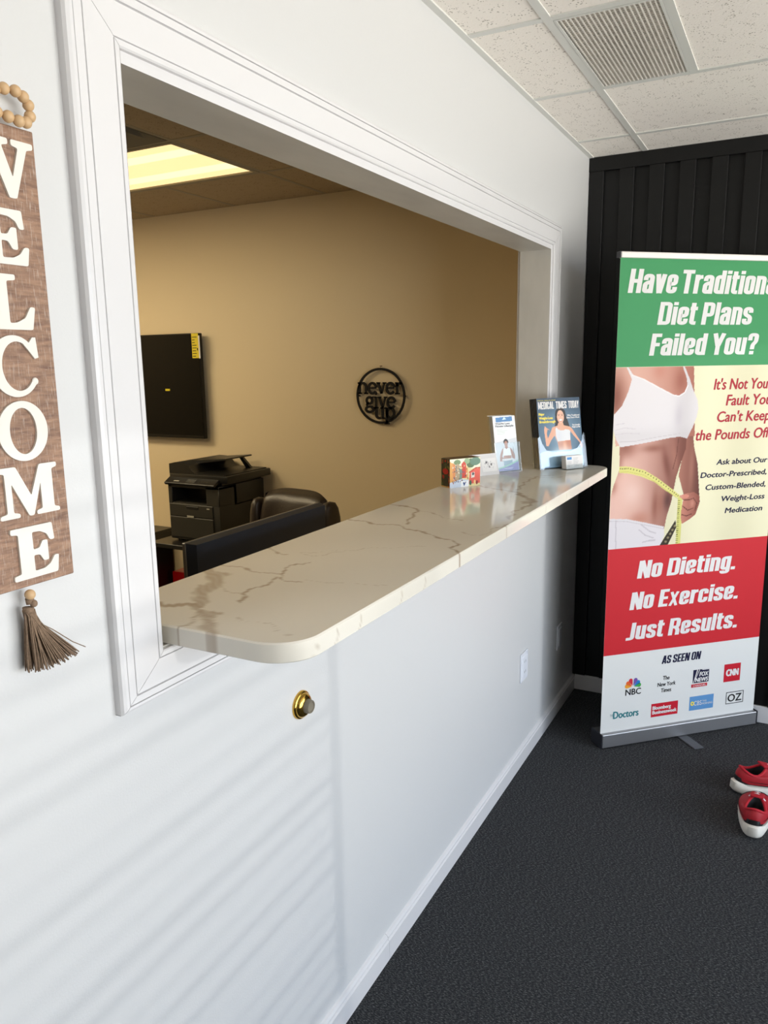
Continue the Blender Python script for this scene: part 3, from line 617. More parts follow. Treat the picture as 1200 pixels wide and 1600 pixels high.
def letter(ch, y0, y1, z0, z1):
    mb = MB(); w_, h_ = y1-y0, z1-z0; T = Matrix(((0, 0, 1, sx), (1, 0, 0, y0), (0, 1, 0, z0), (0, 0, 0, 1)))
    if ch in G: mb.prism(soften([(x*w_, y*h_) for x, y in G[ch]], 0.0022), -0.001, 0.0035, T)
    elif ch == 'O': mb.ring(ell(w_/2, h_/2, w_/2, h_/2, 48), ell(w_/2, h_/2, w_*0.27, h_*0.385, 48), -0.001, 0.0035, T)
    elif ch == 'C':
        a0, a1 = math.radians(48), math.radians(322); o = ell(w_*.5, h_/2, w_*.5, h_/2, 40, a0, a1, False); i = ell(w_*.56, h_/2, w_*.33, h_*.40, 40, a1-0.0, a0, False)
        mb.prism(o+i, -0.001, 0.0035, T)
        mb.prism([(w_*.70, h_*.86), (w_*.82, h_*.88), (w_*.90, h_*.97), (w_*.97, h_*.97), (w_, h_*.64), (w_*.92, h_*.62), (w_*.78, h_*.78)], -0.001, 0.0034, T)
        mb.ball((w_*.90, h_*.25, 0.0012), 0.0050, 10, T, sc=(1, 1, .45))
    obj('letter', mb, M_cream_letter, sg, world=True)
for ch, y0, y1, z0, z1 in (('W', -3.094, -2.989, 1.857, 1.927), ('E', -3.079, -3.008, 1.776, 1.843), ('L', -3.079, -3.008, 1.696, 1.764), ('C', -3.081, -3.010, 1.611, 1.689),
                           ('O', -3.0805, -3.0065, 1.528, 1.606), ('M', -3.090, -2.999, 1.455, 1.522), ('E', -3.079, -3.008, 1.371, 1.441)): letter(ch, y0, y1, z0, z1)
bz = [(-3.029, 1.981), (-3.016, 1.981), (-3.004, 1.978), (-2.9935, 1.9715), (-2.992, 1.959), (-3.002, 1.949), (-3.015, 1.947), (-3.0275, 1.9495), (-3.0395, 1.9525)]
bz += [(2*SY-y-0.002, z) for y, z in bz[:8]][::-1] + [(-3.042, 1.976)]
b0 = None
for i, (y, z) in enumerate(bz):
    bx = 0.024+0.004*math.sin(i*1.3)
    if b0 is None:
        b0 = obj('bead', MB().ball((0, 0, 0), 0.0072, 16), M_bead, sg, smooth=True); b0.location = (bx, y-SY, z-1.36)
    else: dup(b0, sg, (bx, y-SY, z-1.36))
obj('cord', MB().tube([(0.004, SY-.01, 1.940), (0.016, SY-.005, 1.955), (0.010, SY, 1.99), (0.003, SY, 2.0)], 0.0012, 6), M_jute, sg, world=True, smooth=True)
obj('nail', MB().tube([(0, SY, 2.0), (0.012, SY, 2.001)], 0.0015, 8), M_alu, sg, world=True)
hb = dup(b0, sg, (0.018, -3.0615-SY, 1.3505-1.36))
mb = MB(); mb.tube([(0.016, -3.062, 1.346), (0.017, -3.061, 1.338)], [0.0055, 0.006], 10); mb.ball((0.021, -3.0595, 1.338), 0.0052, 10); mb.tube([(0.017, -3.0655, 1.334), (0.017, -3.066, 1.326)], [0.0075, 0.0068], 12)
obj('tassel_knot', mb, M_jute, sg, world=True, smooth=True)
mb = MB()
for k in range(150):
    u = random.random(); dpt = random.uniform(-0.007, 0.009); top = (0.017+dpt*0.55, -3.066+random.uniform(-.0065, .0065), 1.331)
    ey = -3.0765+u*0.078; ez = 1.247-0.004*math.sin(u*PI)+random.uniform(-.003, .003)+0.004*u**2
    mid1 = (0.017+dpt*0.9, -3.070+u*0.010+random.uniform(-.003, .003), 1.312); mid2 = (0.017+dpt*1.2, -3.0735+u*0.044+random.uniform(-.003, .003), 1.281)
    P = []
    for q in np.linspace(0, 1, 8):
        a = [(1-q)**3*top[i]+3*q*(1-q)**2*mid1[i]+3*q*q*(1-q)*mid2[i]+q**3*(0.017+dpt*1.3, ey, ez)[i] for i in range(3)]; P.append(a)
    mb.tube(P, 0.00085, 4)
mb.tube([(0.02, -3.058, 1.312), (0.021, -3.035, 1.294), (0.022, -3.005, 1.266), (0.022, -2.984, 1.251)], 0.0007, 5)
ts = obj('tassel_strands', mb, M_jute, sg, world=True, smooth=True, fix=False); ts['kind'] = 'stuff'

# ================================================================== CEILING VENT (egg-crate return grille)
vt = thing('ceiling_vent', 'white egg crate return air grille, dusty in the middle', 'air vent', (XT, VY0, H))
vx0, vx1, vy0, vy1 = XT+0.013, XV-0.013, VY0+0.013, VY1-0.013
mb = MB(); fr = 0.007
mb.box((vx0, vy0, H-0.002), (vx0+fr, vy1, H+0.012)); mb.box((vx1-fr, vy0, H-0.002), (vx1, vy1, H+0.012)); mb.box((vx0+fr, vy0, H-0.002), (vx1-fr, vy0+fr, H+0.012)); mb.box((vx0+fr, vy1-fr, H-0.002), (vx1-fr, vy1, H+0.012))
obj('frame', mb, M_grid, vt, world=True)
nb_ = 20
bl0 = obj('blade', MB().box((-0.0018, 0, 0), (0.0016, vy1-vy0-2*fr, 0.0045)), M_ventw, vt)
for k in range(nb_):
    x = vx0+fr+(vx1-vx0-2*fr)*(k+0.7)/(nb_+0.4)
    loc = (x-XT, vy0+fr-VY0, -0.0015)
    if k == 0: bl0.location = loc
    else: dup(bl0, vt, loc)
mb = MB(); nc = 44
for k in range(nc):
    y = vy0+fr+(vy1-vy0-2*fr)*(k+0.5)/nc; mb.box((vx0+fr, y-0.0007, H-0.0005), (vx1-fr, y+0.0007, H+0.0030))
cb = obj('cross_blades', mb, M_ventw, vt, world=True); cb['kind'] = 'stuff'
fa = Art(vx1-vx0, vy1-vy0, 0.006, (0.93, 0.90, 0.86)); fa.glow(0.135, 0.30, 0.075, 0.16, (0.42, 0.35, 0.28), 0.85); fa.glow(0.005, 0.3, 0.006, 0.6, (0.08, 0.08, 0.07), 0.95)
M_fprint = mat('dusty_filter_face', (1, 1, 1), 0.9, attr='Col')
fa.build('filter', M_fprint, vt, Matrix.Translation((0.013, 0.013, 0.0048)))

# ================================================================== OFFICE CEILING LIGHTS + DIFFUSER
def troffer(x0, x1, y0, y1, lab, mm=None):
    t = thing('ceiling_light', lab, 'ceiling light', (x0, y0, H)); W_, L_ = x1-x0, y1-y0; mb = MB()
    for a, b in (((0.011, 0.011, 0), (W_-0.011, 0.032, 0.012)), ((0.011, L_-0.032, 0), (W_-0.011, L_-0.011, 0.012)), ((0.011, 0.032, 0), (0.032, L_-0.032, 0.012)), ((W_-0.032, 0.032, 0), (W_-0.011, L_-0.032, 0.012))): mb.box(a, b)
    obj('frame', mb, M_gridb, t)
    n = 24; v = []; f = []
    for i in range(n+1):
        y = 0.03+(L_-0.06)*i/n; v += [(0.03, y, 0.006+0.0015*math.cos(4*PI*i/n)), (W_-0.03, y, 0.006+0.0015*math.cos(4*PI*i/n))]
        if i < n: f.append((2*i, 2*i+1, 2*i+3, 2*i+2))
    d = MB().add(v, f); o = obj('diffuser', d, mm or [M_warm, M_lens2], t, fix=False)
    for i, p in enumerate(o.data.polygons): p.material_index = 1 if (i % 12) in (4, 5, 6, 7) else 0
    return t
troffer(LX0, LX1, LY0, LY1, 'warm glowing fluorescent ceiling light in the office beyond the opening')
TY0 = LY0-3*0.6096
troffer(LX0, LX1, TY0, TY0+0.6096, 'added unseen warm office ceiling light, nearer than the glowing one in view', [M_warm2, M_warm2])  # out-of-view fitting, added to raise the light level in the office
M_warm3 = mat('strong_fill_diffuser', (0.9, 0.85, 0.7), 0.5, emit=((1.0, 0.82, 0.53), 21.0))
troffer(-3.84, -2.62, LY0-0.6096, LY0, 'added unseen office ceiling light, hidden left of the opening', [M_warm3, M_warm3])  # also added out of view, brightens the television end of the beige wall
dd = thing('ceiling_diffuser', 'dark square air diffuser with stepped cones beside the office light', 'air vent', (-2.01, LY0-0.6096, H))
for k in range(4):
    a = 0.012+k*0.060; b = 0.61-a; i = a+0.034; j = 0.61-i; z0, z1 = 0.0+0.004*k, 0.045+0.004*k
    v = [(a, a, z0), (b, a, z0), (b, b, z0), (a, b, z0), (i, i, z1), (j, i, z1), (j, j, z1), (i, j, z1)]
    obj('cone', MB().add(v, [(0, 1, 5, 4), (1, 2, 6, 5), (2, 3, 7, 6), (3, 0, 4, 7)]), M_gridb, dd, fix=False)
obj('back_plate', MB().box((0.012, 0.012, 0.052), (0.598, 0.598, 0.056)), M_plenum, dd)

# ================================================================== TELEVISION
tv = thing('television', 'black wall mounted television with yellow energy label', 'television', (-2.85, -0.0635, 1.2))
obj('cabinet', MB().rbox((-3.405, -0.058, 1.203), (-2.287, -0.030, 1.838), 0.004, 2), M_bezel, tv, world=True)
obj('screen', MB().box((-3.397, -0.0595, 1.222), (-2.295, -0.0575, 1.831)), M_screen, tv, world=True)
obj('mount', MB().box((-3.05, -0.030, 1.38), (-2.65, 0, 1.66)), M_bezel, tv, world=True)
st = obj('energy_label', MB().box((-2.344, -0.0615, 1.690), (-2.292, -0.0600, 1.836)), M_yel2, tv, world=True, label='yellow energy guide sticker')
mb = MB(); random.seed(3)
TV = Matrix(((1, 0, 0, 0), (0, 0, -1, -0.0617), (0, 1, 0, 0), (0, 0, 0, 1)))
for k in range(8): mb.box((-2.340, 1.700+k*0.016, 0), (-2.340+random.uniform(.02, .042), 1.704+k*0.016, 0.0003), 0, TV)
mb.box((-2.304, 1.735, 0), (-2.297, 1.75, .0003), 0, TV)
obj('label_print', mb, M_ink, tv, world=True)
obj('label_edge', MB().box((-2.292, -0.0612, 1.688), (-2.282, -0.0604, 1.822)), M_white, tv, world=True, label='white paper flap of the sticker')
obj('sticker', MB().box((-2.580, -0.0612, 1.494), (-2.543, -0.0600, 1.506)), M_yel2, tv, world=True, label='tiny yellow sticker')

# ================================================================== "never give up" ring
ng = thing('wall_sign', 'round black metal wall sign reading never give up', 'wall sign', (-1.079, -0.012, 1.4715))
TW = Matrix(((1, 0, 0, 0), (0, 0, -1, -0.004), (0, 1, 0, 0), (0, 0, 0, 1)))     # local xy -> xz, thickness towards -y
obj('ring', MB().ring(ell(0, 0, .1495, .1495, 72), ell(0, 0, .1365, .1365, 72), 0, 0.006, TW), M_iron, ng)
def glyph(ch, x, b, s, wd):                              # lowercase slab letters from bands; returns mb, advance. s = x-height
    mb = MB(); R = lambda P, w_=wd: mb.ribbon([(x+px*s, b+py*s) for px, py in P], w_, 0, .006, TW)
    th = wd*0.62
    arc = lambda cx, cy, rx, ry, a0, a1, n=18: [(cx+rx*math.cos(math.radians(a0+(a1-a0)*k/n)), cy+ry*math.sin(math.radians(a0+(a1-a0)*k/n))) for k in range(n+1)]
    if ch == 'n':
        R([(.18, 0), (.18, 1)]); R([(0, 1-.05), (.2, 1-.05)], th); R(arc(.48, .62, .30, .32, 150, 0)+[(.78, 0)]); R([(-.02, .05), (.38, .05)], th); R([(.60, .05), (.98, .05)], th); return mb, .98
    if ch in 'e':
        R(arc(.42, .5, .36, .44, 8, 325, 30)); R([(.10, .52), (.78, .52)], th); return mb, .86
    if ch == 'v':
        R([(.12, .95), (.42, .04)]); R([(.42, .04), (.70, .95)], th*1.1); R([(-.04, .95), (.30, .95)], th); R([(.54, .95), (.88, .95)], th); return mb, .84
    if ch == 'r':
        R([(.18, 0), (.18, 1)]); R([(0, .95), (.2, .95)], th); R([(-.02, .05), (.42, .05)], th); R(arc(.46, .62, .28, .30, 170, 50)); mb.ball((x+.64*s, b+.80*s, 0.003), .0075, 10, TW, sc=(1, 1, .4)); return mb, .76
    if ch == 'g':
        R(arc(.38, .66, .27, .28, 0, 360, 28)); R([(.58, .88), (.78, .97)], th); R(arc(.30, .30, .16, .12, 80, 230, 10)); R(arc(.40, -.10, .36, .24, 0, 360, 30)); return mb, .82
    if ch == 'i':
        R([(.22, 0), (.22, 1)]); R([(.02, .95), (.24, .95)], th); R([(0, .05), (.44, .05)], th); mb.ball((x+.22*s, b+1.28*s, .003), .0085, 12, TW, sc=(1, 1, .4)); return mb, .44
    if ch == 'u':
        R([(.18, .95), (.18, .40)]+arc(.44, .36, .26, .32, 180, 300)); R([(.74, .98), (.74, 0)]); R([(-.02, .95), (.2, .95)], th); R([(.54, .95), (.76, .95)], th); R([(.72, .05), (.92, .05)], th); return mb, .92
    if ch == 'p':
        R([(.18, 1), (.18, -.44)]); R(arc(.50, .5, .30, .44, 0, 360, 28)); R([(-.02, .95), (.2, .95)], th); R([(-.04, -.42), (.42, -.42)], th); return mb, .88
for word, x0, x1, b, s in (('never', -.140, .138, .010, .062), ('give', -.093, .092, -.066, .062), ('up', -.040, .086, -.122, .060)):
    adv = [glyph(c, 0, 0, s, .0105)[1]*s for c in word]; tot = sum(adv); x = x0; k = (x1-x0)/tot
    for c, a in zip(word, adv):
        g, _ = glyph(c, 0, 0, s, .0138)
        g.v = [(x+p[0]*k, p[1], b+p[2]) for p in g.v]; obj('letter', g, M_iron, ng, fix=False); x += a*k
mb = MB()
mb.tube([(0, 0.012, .158), (0, -0.012, .158)], .0022, 8); mb.tube([(0, -.002, .158), (0, -.002, .145)], .0010, 6); obj('nail', mb, M_jute, ng)
for q in (-.144, .136): obj('standoff', MB().box((q, -.004, -.004), (q+.008, .012, .004)), M_iron, ng)

# ================================================================== PRINTER, TABLE, CABINET, RED BOX
tb = thing('printer_table', 'small black table with a lower shelf under the printer', 'table', (-2.06, -0.29, 0))
obj('tabletop', MB().rbox((-2.320, -0.545, 0.630), (-1.80, -0.035, 0.655), 0.002, 1), M_desk, tb, world=True)
obj('side_panel', MB().box((-2.312, -0.53, 0), (-2.294, -0.39, 0.63)), M_desk, tb, world=True)
for x, y in ((-1.84, -0.53), (-1.84, -0.08), (-2.312, -0.08)): obj('leg', MB().box((x-0.0, y, 0), (x+0.035, y+0.035, 0.63)), M_desk, tb, world=True)
obj('shelf', MB().box((-2.293, -0.52, 0.255), (-1.84, -0.085, 0.272)), M_desk, tb, world=True)
cbn = thing('black_cabinet', 'low black cabinet against the office wall, left of the printer', 'cabinet', (-2.95, -0.24, 0))
obj('body', MB().rbox((-3.25, -0.46, 0.03), (-2.655, -0.012, 0.585), 0.002, 1), M_desk, cbn, world=True)
obj('top', MB().rbox((-3.26, -0.475, 0.585), (-2.645, -0.006, 0.606), 0.002, 1), M_desk, cbn, world=True)
for k in range(2):
    dr = obj('door', MB().box((-3.245+k*0.295, -0.478, 0.04), (-2.957+k*0.295, -0.4605, 0.578)), M_desk, cbn, world=True)
    obj('handle', MB().box((-2.98+k*0.06, -0.494, 0.36), (-2.97+k*0.06, -0.478, 0.46)), M_alu, dr, world=True)
obj('plinth', MB().box((-3.23, -0.44, 0), (-2.68, -0.03, 0.03)), M_desk, cbn, world=True)
rb = thing('red_box', 'glossy red carton on the shelf below the printer', 'box', (-2.13, -0.30, 0.275))
obj('carton', MB().rbox((-2.275, -0.425, 0.275), (-1.98, -0.16, 0.455), 0.002, 1), M_redbox, rb, world=True)
obj('flap', MB().box((-2.270, -0.420, 0.455), (-1.985, -0.30, 0.4565)), M_redbox, rb, world=True)
obj('tape', MB().box((-2.275, -0.302, 0.4567), (-1.98, -0.286, 0.4573)), M_crimson, rb, world=True)
obj('print', MB().box((-2.19, -0.40, 0.4566), (-2.12, -0.375, 0.457)), M_white, rb, world=True, label='white printed mark')

pr = thing('printer', 'black multifunction laser printer with raised document feeder', 'printer', (-2.06, -0.25, 0.655))
PX0, PX1, PY0, PY1 = -2.245, -1.872, -0.450, -0.035
mb = MB(); z0, z1 = 0.665, 0.985
# body as a frame round the output slot
mb.rbox((PX0, PY0+0.004, z0), (PX1, PY1, 0.880), 0.008, 2); mb.rbox((PX0, PY0+0.13, 0.86), (PX1, PY1, z1), 0.006, 2)
mb.rbox((PX0, PY0+0.004, 0.870), (PX0+0.030, PY0+0.16, z1), 0.004, 1); mb.rbox((PX1-0.095, PY0+0.004, 0.870), (PX1, PY0+0.16, z1), 0.004, 1)
mb.rbox((PX0, PY0+0.004, 0.966), (PX1, PY0+0.16, z1), 0.004, 1)
obj('body', mb, M_prn, pr, world=True, smooth=40)
obj('output_tray', MB().box((PX0+0.03, PY0+0.02, 0.880), (PX1-0.095, PY0+0.13, 0.884)), M_prnd, pr, world=True)
obj('paper_drawer', MB().rbox((PX0+0.010, PY0-0.004, 0.680), (PX1-0.045, PY0+0.010, 0.800), 0.003, 1), M_prn, pr, world=True)
obj('front_door', MB().rbox((PX0+0.010, PY0-0.002, 0.803), (PX1-0.045, PY0+0.010, 0.874), 0.003, 1), M_prn, pr, world=True)
obj('latch', MB().rbox((PX0+0.135, PY0-0.004, 0.848), (PX0+0.225, PY0+0.002, 0.866), 0.003, 1), M_prnd, pr, world=True)
obj('badge', MB().box((PX0+0.140, PY0-0.0055, 0.800), (PX0+0.190, PY0-0.004, 0.812)), M_silver, pr, world=True, label='silver badge on the front')
obj('model_mark', MB().box((PX0+0.285, PY0-0.003, 0.855), (PX0+0.305, PY0-0.0018, 0.862)), M_silver, pr, world=True)
# sloped control panel
Tp = Matrix.Translation((0, PY0-0.016, 0.982)) @ Matrix.Rotation(math.radians(30), 4, 'X')
cpn = obj('control_panel', MB().rbox((PX0-0.002, 0, 0), (PX1-0.01, 0.075, 0.016), 0.004, 2, T=Tp), M_prnd, pr, world=True)
obj('display', MB().rbox((PX0+0.150, 0.010, 0.0155), (PX0+0.215, 0.042, 0.0175), 0.001, 1, T=Tp), M_prng, cpn, world=True, label='grey display')
obj('logo', MB().box((PX0+0.060, 0.016, 0.016), (PX0+0.098, 0.026, 0.0172), 0, Tp), M_silver, cpn, world=True)
for k in range(4): obj('button', MB().rbox((PX0+0.235+0.02*k, 0.02, 0.0155), (PX0+0.248+0.02*k, 0.032, 0.0175), 0.001, 1, T=Tp), M_prn, cpn, world=True)
obj('neck', MB().rbox((PX0+0.01, PY0+0.045, 0.983), (PX1-0.01, PY1-0.01, 1.005), 0.003, 1), M_prnd, pr, world=True)
obj('scanner', MB().rbox((PX0, PY0+0.024, 1.003), (-1.825, PY1+0.01, 1.044), 0.005, 2), M_prnd, pr, world=True, smooth=40)
mb = MB()   # document feeder: hump on the left with a curved side
TF = Matrix(((1, 0, 0, 0), (0, 0, -1, 0), (0, 1, 0, 0), (0, 0, 0, 1)))
hump = [(PX0, 1.038), (PX0, 1.098), (PX0+0.05, 1.108), (PX0+0.11, 1.106), (PX0+0.145, 1.092), (PX0+0.165, 1.065), (PX0+0.19, 1.050), (PX0+0.40, 1.049), (PX0+0.40, 1.040)]
mb.prism(hump, 0.04, -(PY0+0.026), TF); obj('document_feeder', mb, M_prnd, pr, world=True, smooth=30)
mb = MB(); mb.prism([(PX0+0.08, 1.098), (PX0+0.09, 1.108), (PX0+0.335, 1.128), (PX0+0.335, 1.120), (PX0+0.13, 1.092)], 0.09, 0.33, TF)
mb.prism([(PX0+0.245, 1.118), (PX0+0.265, 1.119), (PX0+0.335, 1.050), (PX0+0.300, 1.047)], 0.085, 0.105, TF)
obj('feeder_tray', mb, M_prnd, pr, world=True)
for sxx in (PX0+0.03, PX1-0.05):
    for syy in (PY0+0.03, PY1-0.06): obj('foot', MB().box((sxx, syy, 0.655), (sxx+0.03, syy+0.03, 0.667)), M_prnd, pr, world=True)

# ================================================================== DESK, MONITOR, CHAIR
dk = thing('reception_desk', 'black desk behind the counter wall below the monitor', 'desk', (-0.50, -1.9, 0))
obj('desktop', MB().rbox((-0.80, -2.7, 0.725), (-0.135, -1.20, 0.75), 0.002, 1), M_desk, dk, world=True)
for y in (-2.68, -1.24): obj('side_panel', MB().box((-0.78, y, 0), (-0.15, y+0.02, 0.725)), M_desk, dk, world=True)
mo = thing('monitor', 'wide dark monitor seen from behind over the counter', 'monitor', (-0.42, -1.96, 0.75))
MY0, MY1, MZ = -2.272, -1.640, 1.2045
v = [(-.437, MY0, .835), (-.437, MY1, .835), (-.437, MY1, MZ), (-.437, MY0, MZ), (-.412, MY0+.012, .845), (-.412, MY1-.012, .845), (-.412, MY1-.012, MZ-.004), (-.412, MY0+.012, MZ-.004)]
obj('housing', MB().add(v, [(0, 3, 2, 1), (4, 5, 6, 7), (0, 1, 5, 4), (1, 2, 6, 5), (2, 3, 7, 6), (3, 0, 4, 7)]), M_monitor, mo, world=True)
obj('bezel', MB().rbox((-.449, MY0-.002, .832), (-.437, MY1+.002, MZ+.001), 0.002, 1), M_monedge, mo, world=True, label='grey brown front bezel')
obj('screen', MB().box((-.4505, MY0+.01, .85), (-.449, MY1-.01, MZ-.012)), M_screen, mo, world=True)
obj('stand', MB().rbox((-.412, -1.99, .76), (-.392, -1.92, 1.02), .004, 1), M_desk, mo, world=True)
obj('base', MB().rbox((-.50, -2.07, .75), (-.33, -1.84, .762), .004, 1), M_desk, mo, world=True)

chx, chy = -1.215, -0.95
ch = thing('office_chair', 'dark leather high back office chair behind the monitor', 'chair', (chx, chy, 0), math.radians(-8))
mb = MB(); n = 26; m = 18; Vv = []; Ff = []
# backrest: rounded slab, gently arched top and curled sides
for side in (0, 1):
    for j in range(m+1):
        for i in range(n+1):
            u = -1+2*i/n; q = j/m; z = 0.50+0.555*q-0.030*abs(u)**4*q
            hw = 0.215*(0.90+0.10*math.sin(PI*q)); th = 0.058*(1-abs(u)**6)**0.5*(1-abs(2*q-1)**8)**0.5
            yy = 0.235+0.05*q*q-0.045*abs(u)**2.5 + (th if side else -th)
            if not side: yy -= 0.010*math.sin(PI*min(1, q*1.02))*math.cos(u*PI*1.5)
            Vv.append((hw*u, yy, z))
    o = side*(n+1)*(m+1)
    for j in range(m):
        for i in range(n): Ff.append((o+j*(n+1)+i, o+j*(n+1)+i+1, o+(j+1)*(n+1)+i+1, o+(j+1)*(n+1)+i))
bk = obj('backrest', MB().add(Vv, Ff), M_leather, ch, smooth=True)
obj('side_bolster', MB().ball((-0.228, 0.225, 0.79), 1, 16, sc=(.030, .055, .215), e=.6), M_leather, ch, smooth=True)
obj('side_bolster', MB().ball((0.228, 0.225, 0.80), 1, 16, sc=(.036, .06, .225), e=.6), M_leather, ch, smooth=True)
obj('seat', MB().ball((0, -0.03, 0.475), 1, 28, sc=(.27, .27, .065), e=.5), M_leather, ch, smooth=True)
for s in (-1, 1):
    obj('armrest', MB().ball((s*0.305, -0.02, 0.665), 1, 16, sc=(.032, .17, .022), e=.5).tube([(s*0.305, .10, .65), (s*0.305, .16, .55), (s*0.25, .15, .46)], .014).tube([(s*0.305, -.14, .65), (s*0.305, -.15, .55), (s*0.25, -.1, .45)], .014), M_desk, ch, smooth=True)
obj('gas_lift', MB().tube([(0, 0, .08), (0, 0, .43)], [.030, .022], 14), M_desk, ch, smooth=True)
for k in range(5):
    a = 2*PI*k/5; c_, s_ = math.cos(a), math.sin(a)
    lg = obj('base_leg', MB().tube([(0, 0, .10), (c_*.29, s_*.29, .068)], [.026, .014], 8), M_desk, ch, smooth=True)
    obj('caster', MB().ball((c_*.29, s_*.29, .029), .029, 12), M_desk, lg, smooth=True)

# ================================================================== ITEMS ON THE COUNTER
def up_T(lean): return Matrix.Rotation(lean, 4, 'X') @ Matrix(((1, 0, 0, 0), (0, 0, -1, 0), (0, 1, 0, 0), (0, 0, 0, 1)))   # sheet xy -> upright, facing local -y; leans back
# --- illustrated box
bxr = math.atan2(.837, .547)
bx = thing('picture_box', 'small carton printed with a colourful painted village street', 'box', (-0.116, -1.325, CT), bxr)
BW, BD, BH = 0.126, 0.052, 0.098
obj('carton', MB().rbox((0, 0.0006, 0), (BW, BD, BH), 0.0008, 1), M_white, bx)
A1 = Art(BW, BH, 0.0011, (.90, .84, .62)); random.seed(11)
A1.poly([(0, .098), (.126, .098), (.126, .066), (.09, .06), (.06, .078), (.03, .07), (0, .09)], (.93, .93, .82))
A1.ell(.086, .080, .018, .016, (.32, .42, .28)); A1.ell(.070, .088, .012, .010, (.55, .66, .50)); A1.ell(.105, .085, .022, .014, (.36, .50, .42)); A1.ell(.03, .086, .014, .009, (.45, .55, .38))
A1.poly([(0, 0), (.012, 0), (.014, .082), (0, .09)], (.90, .66, .36)); A1.poly([(.012, .02), (.022, .02), (.022, .078), (.012, .085)], (.85, .55, .33))
A1.poly([(.022, .02), (.040, .02), (.040, .075), (.031, .082), (.022, .074)], (.70, .62, .50)); A1.poly([(.048, .03), (.066, .03), (.066, .080), (.057, .088), (.048, .080)], (.80, .25, .17))
A1.poly([(.040, .02), (.050, .02), (.050, .06), (.040, .065)], (.45, .55, .50)); A1.poly([(.066, .03), (.074, .03), (.074, .062), (.066, .07)], (.88, .60, .35))
A1.poly([(.078, .008), (.126, .008), (.126, .058), (.110, .060), (.082, .048)], (.89, .37, .31)); A1.line([(.080, .048), (.108, .062), (.126, .061)], .004, (.75, .22, .17))
A1.poly([(.088, .028), (.102, .030), (.102, .048), (.088, .046)], (.90, .86, .82)); A1.ell(.096, .042, .005, .005, (.25, .25, .28))
A1.poly([(0, 0), (.078, 0), (.078, .022), (.05, .028), (.02, .022), (0, .018)], (.80, .84, .90)); A1.poly([(.045, .0), (.078, .0), (.078, .020), (.045, .020)], (.95, .96, .97))
A1.poly([(.054, .014), (.060, .017), (.061, .004), (.058, .003)], (.15, .27, .50)); A1.poly([(.061, .006), (.068, .017), (.064, .017), (.059, .008)], (.15, .27, .50))
A1.ell(.085, .012, .005, .009, (.20, .40, .30)); A1.ell(.103, .013, .004, .008, (.95, .80, .55)); A1.ell(.112, .011, .004, .007, (.55, .18, .15))
for k in range(46):
    x = random.uniform(.01, .074); y = random.uniform(.012, .074); c = random.choice([(.20, .25, .22), (.85, .80, .60), (.60, .28, .2), (.32, .36, .45), (.92, .9, .85), (.5, .42, .2)])
    A1.poly([(x, y), (x+random.uniform(.002, .005), y), (x+.003, y+random.uniform(.003, .008)), (x, y+.004)], c)
A1.build('front_print', M_gprint, bx, up_T(0))
A2 = Art(BD, BH, 0.0011, (.16, .17, .09))
for k in range(40):
    x = random.uniform(0, .05); y = random.uniform(0, .095); c = random.choice([(.65, .08, .08), (.45, .42, .15), (.08, .10, .06), (.6, .35, .2), (.25, .32, .15), (.55, .06, .06)])
    A2.ell(x, y, random.uniform(.002, .006), random.uniform(.002, .007), c)
A2.ell(.026, .055, .018, .010, (.70, .09, .08)); A2.ell(.03, .025, .014, .012, (.10, .12, .08)); A2.line([(0, .002), (.052, .002)], .004, (.75, .6, .35))
A2.build('side_print', M_gprint, bx, Matrix(((0, 0, -1, -0.0005), (-1, 0, 0, BD), (0, 1, 0, 0), (0, 0, 0, 1))))
A3 = Art(BW, BD, 0.002, (.30, .26, .18)); A3.line([(0, .03), (.126, .03)], .02, (.45, .32, .25)); A3.build('top_print', M_gprint, bx, Matrix.Translation((0, 0.0006, BH+0.0004)))
# --- white greeting card, tented
cr_ = math.atan2(.094, .053); cdn = thing('greeting_card', 'folded white card with a small ink drawing, behind the picture box', 'card', (-0.140, -1.055, CT), cr_)
TC = up_T(math.radians(-19)) if False else up_T(math.radians(-16))
cw, chh = 0.132, 0.082
T1 = Matrix.Rotation(math.radians(-17), 4, 'X') @ Matrix(((1, 0, 0, 0), (0, 0, -1, 0), (0, 1, 0, 0), (0, 0, 0, 1)))
obj('front_leaf', MB().box((0, 0, -0.0006), (cw, chh, 0), 0, T1), M_white, cdn)
topy, topz = chh*math.sin(math.radians(17)), chh*math.cos(math.radians(17))
T2 = Matrix.Translation((0, topy, topz)) @ Matrix.Rotation(math.radians(17), 4, 'X') @ Matrix(((1, 0, 0, 0), (0, 0, -1, 0), (0, 1, 0, 0), (0, 0, 0, 1)))
obj('back_leaf', MB().box((0, -chh, -0.0006), (cw, 0, 0), 0, T2), M_white, cdn)
A4 = Art(0.07, 0.05, 0.001, (.925, .915, .905)); random.seed(5)
for (x, y, r, g_) in ((.022, .035, .0035, .25), (.045, .026, .004, .35), (.016, .031, .002, .4), (.030, .030, .006, .8), (.034, .018, .0035, .5), (.027, .037, .002, .5), (.050, .030, .002, .7)): A4.ell(x, y, r, r*1.2, (g_, g_*.98, g_*.98), .8)
for k in range(12):
    x, y = random.uniform(.01, .06), random.uniform(.01, .04); A4.line([(x, y), (x+random.uniform(-.006, .006), y+random.uniform(-.006, .006))], .0012, (.6, .6, .62), .7)
A4.build('ink_drawing', M_print, cdn, T1 @ Matrix.Translation((0.055, 0.014, 0.0003)))

